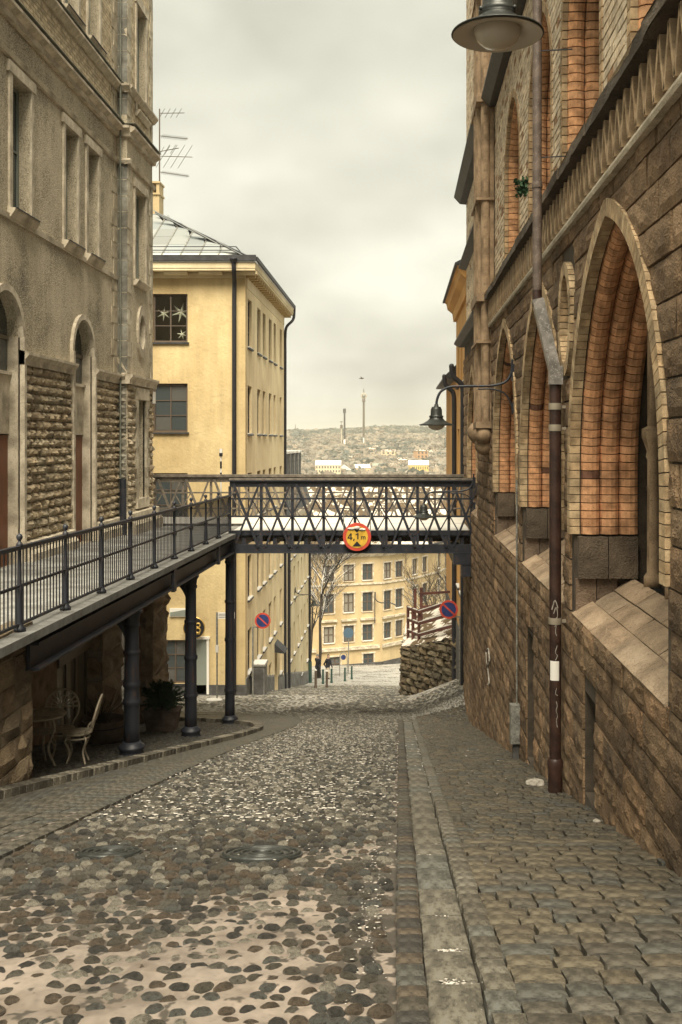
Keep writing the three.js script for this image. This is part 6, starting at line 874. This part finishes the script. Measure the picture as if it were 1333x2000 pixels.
// ---------------------------------------------------------------- two people far down the street
function person(label, x, d, J, cols, turn) { // J: bones [a, b, ra, rb]; one smooth surface from a distance field
  const T = thing('person', label, 'person', 'people on foot'), N = 64, mc = new MarchingCubes(N, M.vc, false, false, 60000), half = N / 2, S = 1.0;
  mc.isolation = 0; const bones = J.map(([a, b, ra, rb]) => [V(...a), V(...b), ra, rb]), P = V(), q = V();
  for (let k = 0; k < N; k++) for (let j = 0; j < N; j++) for (let i = 0; i < N; i++) { P.set((i - half) / half * S, (j - half) / half * S + 0.9, (k - half) / half * S); let s = 9; for (const [a, b, ra, rb] of bones) { q.subVectors(b, a); const t = clamp(P.clone().sub(a).dot(q) / q.lengthSq()), dd = P.distanceTo(a.clone().addScaledVector(q, t)) - lerp(ra, rb, t), h = clamp(0.5 + 0.5 * (s - dd) / 0.05); s = lerp(s, dd, h) - 0.05 * h * (1 - h); } mc.field[k * N * N + j * N + i] = -s; }
  mc.update(); const g = new THREE.BufferGeometry(), n = mc.count, pos = new Float32Array(n * 3), nor = new Float32Array(n * 3), col = new Float32Array(n * 3);
  for (let i = 0; i < n; i++) { for (let c = 0; c < 3; c++) { pos[i * 3 + c] = mc.positionArray[i * 3 + c] * S + (c === 1 ? 0.9 : 0); nor[i * 3 + c] = mc.normalArray[i * 3 + c]; } const y = pos[i * 3 + 1], z = pos[i * 3 + 2], xx = Math.abs(pos[i * 3]); const cc = cols(y, z, xx); col.set(cc, i * 3); }
  g.setAttribute('position', new THREE.BufferAttribute(pos, 3)); g.setAttribute('normal', new THREE.BufferAttribute(nor, 3)); g.setAttribute('color', new THREE.BufferAttribute(col, 3));
  obj('body', [g], M.vc, T, false); T.position.set(x, ground(x, d), -d); T.rotation.y = turn; return T;
}
const walker = (stride, lean) => [[[0, 0.95, 0], [0, 1.38, lean], 0.15, 0.17], [[-0.15, 1.40, lean], [0.15, 1.40, lean], 0.085, 0.085], [[0, 1.42, lean], [0, 1.56, lean + 0.02], 0.06, 0.055], [[0, 1.62, lean + 0.03], [0, 1.70, lean + 0.02], 0.095, 0.098], [[0, 1.63, lean + 0.11], [0, 1.61, lean + 0.13], 0.03, 0.018],
  [[-0.2, 1.38, lean], [-0.25, 1.1, -stride * 0.5], 0.065, 0.055], [[-0.25, 1.1, -stride * 0.5], [-0.22, 0.85, 0.05], 0.052, 0.042], [[0.2, 1.38, lean], [0.25, 1.1, stride * 0.3], 0.065, 0.055], [[0.25, 1.1, stride * 0.3], [0.22, 0.86, stride * 0.8], 0.052, 0.042], [[-0.22, 0.84, 0.06], [-0.22, 0.76, 0.08], 0.04, 0.03], [[0.22, 0.85, stride * 0.8], [0.22, 0.77, stride * 0.9], 0.04, 0.03],
  [[-0.09, 0.93, 0], [-0.1, 0.5, stride * 0.7], 0.1, 0.075], [[-0.1, 0.5, stride * 0.7], [-0.1, 0.08, stride * 0.6], 0.07, 0.05], [[-0.1, 0.05, stride * 0.6], [-0.11, 0.045, stride * 0.6 + 0.17], 0.05, 0.045], [[0.09, 0.93, 0], [0.1, 0.5, -stride * 0.2], 0.1, 0.075], [[0.1, 0.5, -stride * 0.2], [0.1, 0.08, -stride * 0.8], 0.07, 0.05], [[0.1, 0.06, -stride * 0.8], [0.11, 0.045, -stride * 0.8 + 0.16], 0.05, 0.045]];
person('person in dark jacket and beige trousers walking past the bollards', -5.15, 74, walker(0.26, 0.03), (y, z, x) => y > 1.72 ? [0.02, 0.017, 0.015] : y > 1.5 ? (z > 0.02 ? [0.42, 0.27, 0.19] : [0.02, 0.017, 0.015]) : y > 0.86 || (x > 0.18 && y > 0.83) ? [0.014, 0.015, 0.022] : y > 0.12 ? (x > 0.19 ? [0.4, 0.26, 0.18] : [0.42, 0.36, 0.27]) : [0.03, 0.025, 0.02], 0.9);
person('person in dark coat and grey cap walking beside the tree', -5.95, 75.5, walker(0.2, 0.08), (y, z, x) => y > 1.66 ? [0.16, 0.15, 0.14] : y > 1.5 ? (z > 0.05 ? [0.42, 0.27, 0.19] : [0.10, 0.09, 0.085]) : y > 0.7 ? [0.018, 0.02, 0.03] : [0.035, 0.035, 0.04], -0.6);

// ---------------------------------------------------------------- the far shore
{
  const W = new THREE.Mesh(new THREE.PlaneGeometry(9000, 6200).rotateX(-Math.PI / 2).translate(0, -42.5, -3480), new THREE.MeshPhysicalMaterial({ color: rgb(0.30, 0.32, 0.31), roughness: 0.25, bumpMap: rep(stoneB, 400), bumpScale: 0.1 })); W.name = 'water'; structure(W); W.userData.label = 'grey winter bay between the city and the far shore'; scene.add(W);
}
const farY = (x, D) => { const t = clamp((D - 1000) / 1600); return -44 + 58 * smooth(0, 1, t) * (0.86 + 0.3 * fbm(x / 420 + 9, D / 500 + 4, 301, 3)) + (fbm(x / 120 + 3, D / 120, 303, 3) - 0.5) * 10 * t - smooth(100, 700, x) * 4 * t; };
{
  const g = new THREE.PlaneGeometry(1, 1, 120, 60), p = g.attributes.position; for (let i = 0; i < p.count; i++) { const D = 960 + (p.getY(i) + 0.5) * 2600, x = p.getX(i) * 3200; p.setXYZ(i, x, D < 1000 ? -44 : farY(x, D), -D); } g.computeVertexNormals();
  const m = obj('hills', [g], std({ map: rep(patchC, 0.012), color: rgb(0.75, 0.72, 0.68), roughness: 1 })); structure(m); m.userData.label = 'low wooded hills along the far shore';
  const r = rng(606), blob = []; for (let v = 0; v < 4; v++) { const b = new THREE.IcosahedronGeometry(1, 2), q = b.attributes.position; for (let i = 0; i < q.count; i++) { const k = 0.65 + 0.7 * hash(Math.round(q.getX(i) * 40), Math.round(q.getZ(i) * 40) + Math.round(q.getY(i) * 90), 70 + v); q.setXYZ(i, q.getX(i) * k, q.getY(i) * k, q.getZ(i) * k); } b.computeVertexNormals(); blob.push(b); }
  const F = new THREE.Group(); F.name = 'forest'; tag(F, 'brown leafless and dark evergreen woods covering the far hills', 'forest', null, 'stuff'); scene.add(F);
  const mat = std({ color: 0xffffff, roughness: 1 });
  blob.forEach((b, v) => { const n = 6500, im = new THREE.InstancedMesh(b, mat, n); im.name = 'tree_crowns'; im.userData.kind = 'stuff'; im.castShadow = im.receiveShadow = true; for (let i = 0; i < n; i++) { const D = 1080 + Math.pow(r(), 0.6) * 1600, x = (r() - 0.45) * D * 0.34, ridge = D > 2250, s = ridge ? 6 + r() * 5 : 3 + r() * 4.5, y = farY(x, D), pt = fbm(x / 90 + 50, D / 130 + 20, 311, 3); if (!ridge && pt < 0.43) { im.setMatrixAt(i, _m.makeScale(0.01, 0.01, 0.01).setPosition(x, y - 3, -D)); continue; } im.setMatrixAt(i, _m.compose(V(x, y + s * 0.35, -D), _q.setFromEuler(new THREE.Euler(r(), r() * 6, r())), V(s, s * (0.7 + r() * 0.5), s))); const ev = ridge ? r() < 0.7 : r() < 0.12; im.setColorAt(i, new THREE.Color().setRGB(...vary(ev || pt > 0.62 && r() < 0.5 ? [0.065, 0.072, 0.06] : [0.185, 0.16, 0.125], r, 0.4))); } F.add(im); });
}
{ // houses on the far shore and roofs of the lower town
  const r = rng(707);
  const house = (name, x, D, w, h, dp, wallC, roofC, label, group, nw = 0, rowsN = 0, turn = 0, yb) => {
    const T = thing(name, label, 'house', group), y = yb ?? farY(x, D) - 1, wm = std({ color: rgb(...wallC), roughness: 0.95 }); obj('wall', [new THREE.BoxGeometry(w, h, dp).translate(0, h / 2, 0)], wm, T);
    const s = new THREE.Shape([[-dp / 2 - 0.5, 0], [dp / 2 + 0.5, 0], [0, dp * 0.38]].map((p) => new THREE.Vector2(...p))), g = new THREE.ExtrudeGeometry(s, { depth: w + 1, bevelEnabled: false }); g.translate(0, 0, -w / 2 - 0.5); g.rotateY(Math.PI / 2); g.translate(0, h, 0); obj('roof', [g], roofC, T);
    const win = M.plinth; for (let i = 0; i < nw; i++) for (let j = 0; j < rowsN; j++) obj('window', [new THREE.BoxGeometry(w / nw * 0.42, h / rowsN * 0.5, 0.3).translate(-w / 2 + (i + 0.5) * w / nw, (j + 0.5) * h / rowsN, dp / 2 + 0.1)], win, T);
    T.position.set(x, y, -D); T.rotation.y = turn; return T;
  };
  const at = (px, D) => (px - 780) * D / 2000, yy = (py, D) => (860 - py) * D / 2000;
  house('far_house', at(818, 1150), 1150, 22, 12, 14, [0.72, 0.52, 0.17], M.snow, 'long yellow house with two rows of windows on the far shore', null, 9, 2, 0, yy(929, 1150));
  house('far_house', at(642, 1150), 1150, 28, 13, 14, [0.62, 0.53, 0.36], M.snow, 'pale many windowed house on the far shore beside the dark dormers', null, 9, 3, 0, yy(931, 1150));
  house('far_house', at(708, 1200), 1200, 17, 9, 12, [0.68, 0.50, 0.28], M.snow, 'small ochre house with snowy roof on the far shore', null, 4, 1, 0.2, yy(929, 1200));
  house('far_house', at(672, 1180), 1180, 12, 6, 16, [0.16, 0.20, 0.18], M.snow, 'low dark green gabled shed on the far shore', null, 0, 0, 1.57, yy(928, 1180));
  const spots = [[806, 1500, 893, 20, 0.3], [822, 1450, 889, 24, 0.6], [836, 1480, 897, 16, 0.1], [845, 1600, 890, 14, 0], [760, 1500, 888, 26, -0.2], [740, 1700, 878, 24, 0.1], [752, 1700, 881, 16, 0.1], [725, 1600, 885, 18, 0.4], [690, 1450, 903, 16, 0], [655, 1500, 899, 18, 0.3], [634, 1600, 893, 14, 0], [620, 1500, 904, 18, 0.2], [866, 1500, 905, 18, -0.3], [858, 1300, 919, 16, 0.2], [872, 1250, 926, 18, 0], [786, 1350, 907, 15, 0.1], [770, 1300, 914, 20, 0.4], [740, 1280, 920, 18, 0], [600, 1400, 908, 20, 0.1], [700, 1900, 872, 16, 0.2], [660, 1350, 915, 14, 0.4], [795, 1700, 880, 18, 0]];
  spots.forEach(([px, D, py, w, t], i) => { const c = [[0.62, 0.50, 0.32], [0.50, 0.30, 0.16], [0.66, 0.60, 0.48], [0.36, 0.28, 0.2]][i % 4]; house('far_house', at(px, D), D, w * 0.8, 6 + r() * 5, 9, c, r() < 0.75 ? M.roofSnow : M.copper, ['pale house with snowy roof on the far hillside', 'brown house with snowy roof on the far hillside', 'off white house with snowy roof on the far hillside', 'dark house with snowy roof on the far hillside'][i % 4], 'houses on the far hillside', 3, 2, t, yy(py + 6, D)); });
  for (const [px, D, py, w, h, t, k] of [[640, 300, 1000, 16, 14, 0.3, 0], [700, 340, 990, 20, 16, -0.2, 1], [755, 280, 1012, 16, 14, 0.1, 2], [805, 360, 985, 18, 16, -0.4, 0], [860, 300, 1005, 14, 14, 0.3, 1], [660, 430, 968, 24, 14, 0.1, 2], [730, 450, 962, 26, 14, 0.0, 0], [790, 420, 970, 20, 14, 0.3, 1], [850, 440, 965, 24, 14, -0.1, 2], [610, 250, 1015, 12, 14, 0.5, 1]]) house('lower_town_house', at(px, D), D, w, h, 11, [[0.6, 0.5, 0.34], [0.5, 0.38, 0.24], [0.55, 0.52, 0.46]][k], M.roofSnow, ['cream house with snow white roof in the lower town', 'ochre house with snow white roof in the lower town', 'grey house with snow white roof in the lower town'][k], 'snowy roofs of the lower town', 5, 3, t, yy(py, D) - h);
  // amusement towers, chimney and television tower
  { const D = 1800, x = at(711, D), T = thing('observation_tower', 'slender lattice ride tower with a round clock-like ball on top', 'tower'), y = yy(886, D), h = yy(782, D) - y, L = []; for (const [a, b] of [[-1, -1], [1, -1], [1, 1], [-1, 1]]) L.push(rod(V(a * 1.6, 0, b * 1.6), V(a * 1.3, h, b * 1.3), 0.7, 0.6, 6)); for (let i = 0; i < 34; i++) { const s = i % 2 ? 1 : -1; L.push(bar(V(-1.5 * s, h * i / 34, 1.5), V(1.5 * s, h * (i + 1) / 34, 1.5), 0.6, 0.6)); } obj('mast', L, M.frameOlive, T); obj('core', [rod(V(0, 0, 0), V(0, h, 0), 1.0, 0.9, 8)], M.frameOlive, T); obj('lower_casing', [rod(V(0, 0, 0), V(0, h * 0.3, 0), 2.6, 2.2, 12)], M.white, T); obj('ring', [new THREE.TorusGeometry(4.2, 0.9, 8, 28).translate(0, h + 8, 0)], M.trim, T); obj('ball', [new THREE.SphereGeometry(3.4, 20, 14).translate(0, h + 8, 0)], M.galv, T); obj('collar', [rod(V(0, h - 2, 0), V(0, h + 3.5, 0), 3.4, 2.4, 10)], M.frameDark, T); obj('finial', [rod(V(0, h + 12, 0), V(0, h + 22, 0), 0.6, 0.4, 6), new THREE.SphereGeometry(1.3, 10, 8).translate(0, h + 17, 0)], M.frameDark, T); T.position.set(x, y, -D); }
  { const D = 1850, x = at(673.5, D), T = thing('drop_tower', 'dark tall drop tower beside the shorter one', 'tower'), y = yy(884, D), h = yy(798, D) - y; obj('mast', [rod(V(0, 0, 0), V(0, h, 0), 2.0, 1.7, 6)], M.black, T); obj('head', [bx(-2.6, 2.6, h - 8, h, -2, 2)], M.black, T); obj('casing', [rod(V(0, 0, 0), V(0, h * 0.3, 0), 2.4, 2.2, 8)], M.white, T); T.position.set(x, y, -D); }
  { const D = 1860, x = at(667.5, D), T = thing('drop_tower', 'shorter pale drop tower with dark head', 'tower'), y = yy(884, D), h = yy(830, D) - y; obj('mast', [rod(V(0, 0, 0), V(0, h, 0), 1.5, 1.3, 6)], M.trim, T); obj('head', [bx(-2.4, 2.4, h - 6, h, -2, 2), rod(V(0, h, 0), V(0, h + 6, 0), 0.4, 0.4, 5), bx(-2.4, 2.4, h + 5, h + 6.5, -1, 1)], M.frameDark, T); T.position.set(x, y, -D); }
  { const D = 1830, T = thing('ride_hall', 'brick and white hall at the foot of the drop towers', 'building'); obj('wall', [bx(-9, 4, 0, 12, -6, 6)], std({ color: rgb(0.28, 0.16, 0.11), roughness: 1 }), T); obj('annex', [bx(4.05, 11, 0, 9, -5.9, 5.9)], M.white, T); obj('roof', [bx(-9.5, 11.5, 12.01, 12.8, -6.5, 6.5)], M.snow, T); T.position.set(at(672, D), yy(884, D), -D); }
  { const D = 2500, x = at(577.5, D), T = thing('television_tower', 'broad topped television tower on the wooded ridge', 'tower'); obj('shaft', [rod(V(0, -10, 0), V(0, 8, 0), 5, 5, 8)], M.trim, T); obj('head', [lathe([[0.01, 8], [5.5, 8], [6.5, 12], [6.5, 15], [4, 18], [2, 22], [0.01, 22]], 0, 0, 0, 12)], M.copper, T); obj('antenna', [rod(V(0, 22, 0), V(0, 36, 0), 1.2, 0.5, 6)], M.frameDark, T); T.position.set(x, yy(857, D), -D); }
}
scene.fog = new THREE.FogExp2(new THREE.Color().setRGB(0.75, 0.72, 0.62), 0.00015);
{ // a gull over the tower
  const T = thing('gull', 'small dark bird gliding in the sky above the ride tower', 'bird'), r = 1; obj('body', [new THREE.SphereGeometry(0.12, 10, 8).scale(2.2, 0.8, 0.8), new THREE.SphereGeometry(0.07, 8, 6).translate(0.28, 0.04, 0), new THREE.ConeGeometry(0.07, 0.25, 6).rotateZ(Math.PI / 2).translate(-0.36, 0, 0)], M.frameDark, T); for (const s of [-1, 1]) { const sh = new THREE.Shape([[-0.12, 0], [0.12, 0], [0.06, 0.35], [-0.1, 0.72], [-0.16, 0.7], [-0.1, 0.35]].map((p) => new THREE.Vector2(...p))), g = new THREE.ExtrudeGeometry(sh, { depth: 0.02, bevelEnabled: false }); g.rotateX(s * (Math.PI / 2 - 0.3)); obj('wing', [g], M.frameDark, T); } T.position.set((707 - 780) * 150 / 2000, (860 - 739) * 150 / 2000, -150);
}
renderer.render(scene, camera);
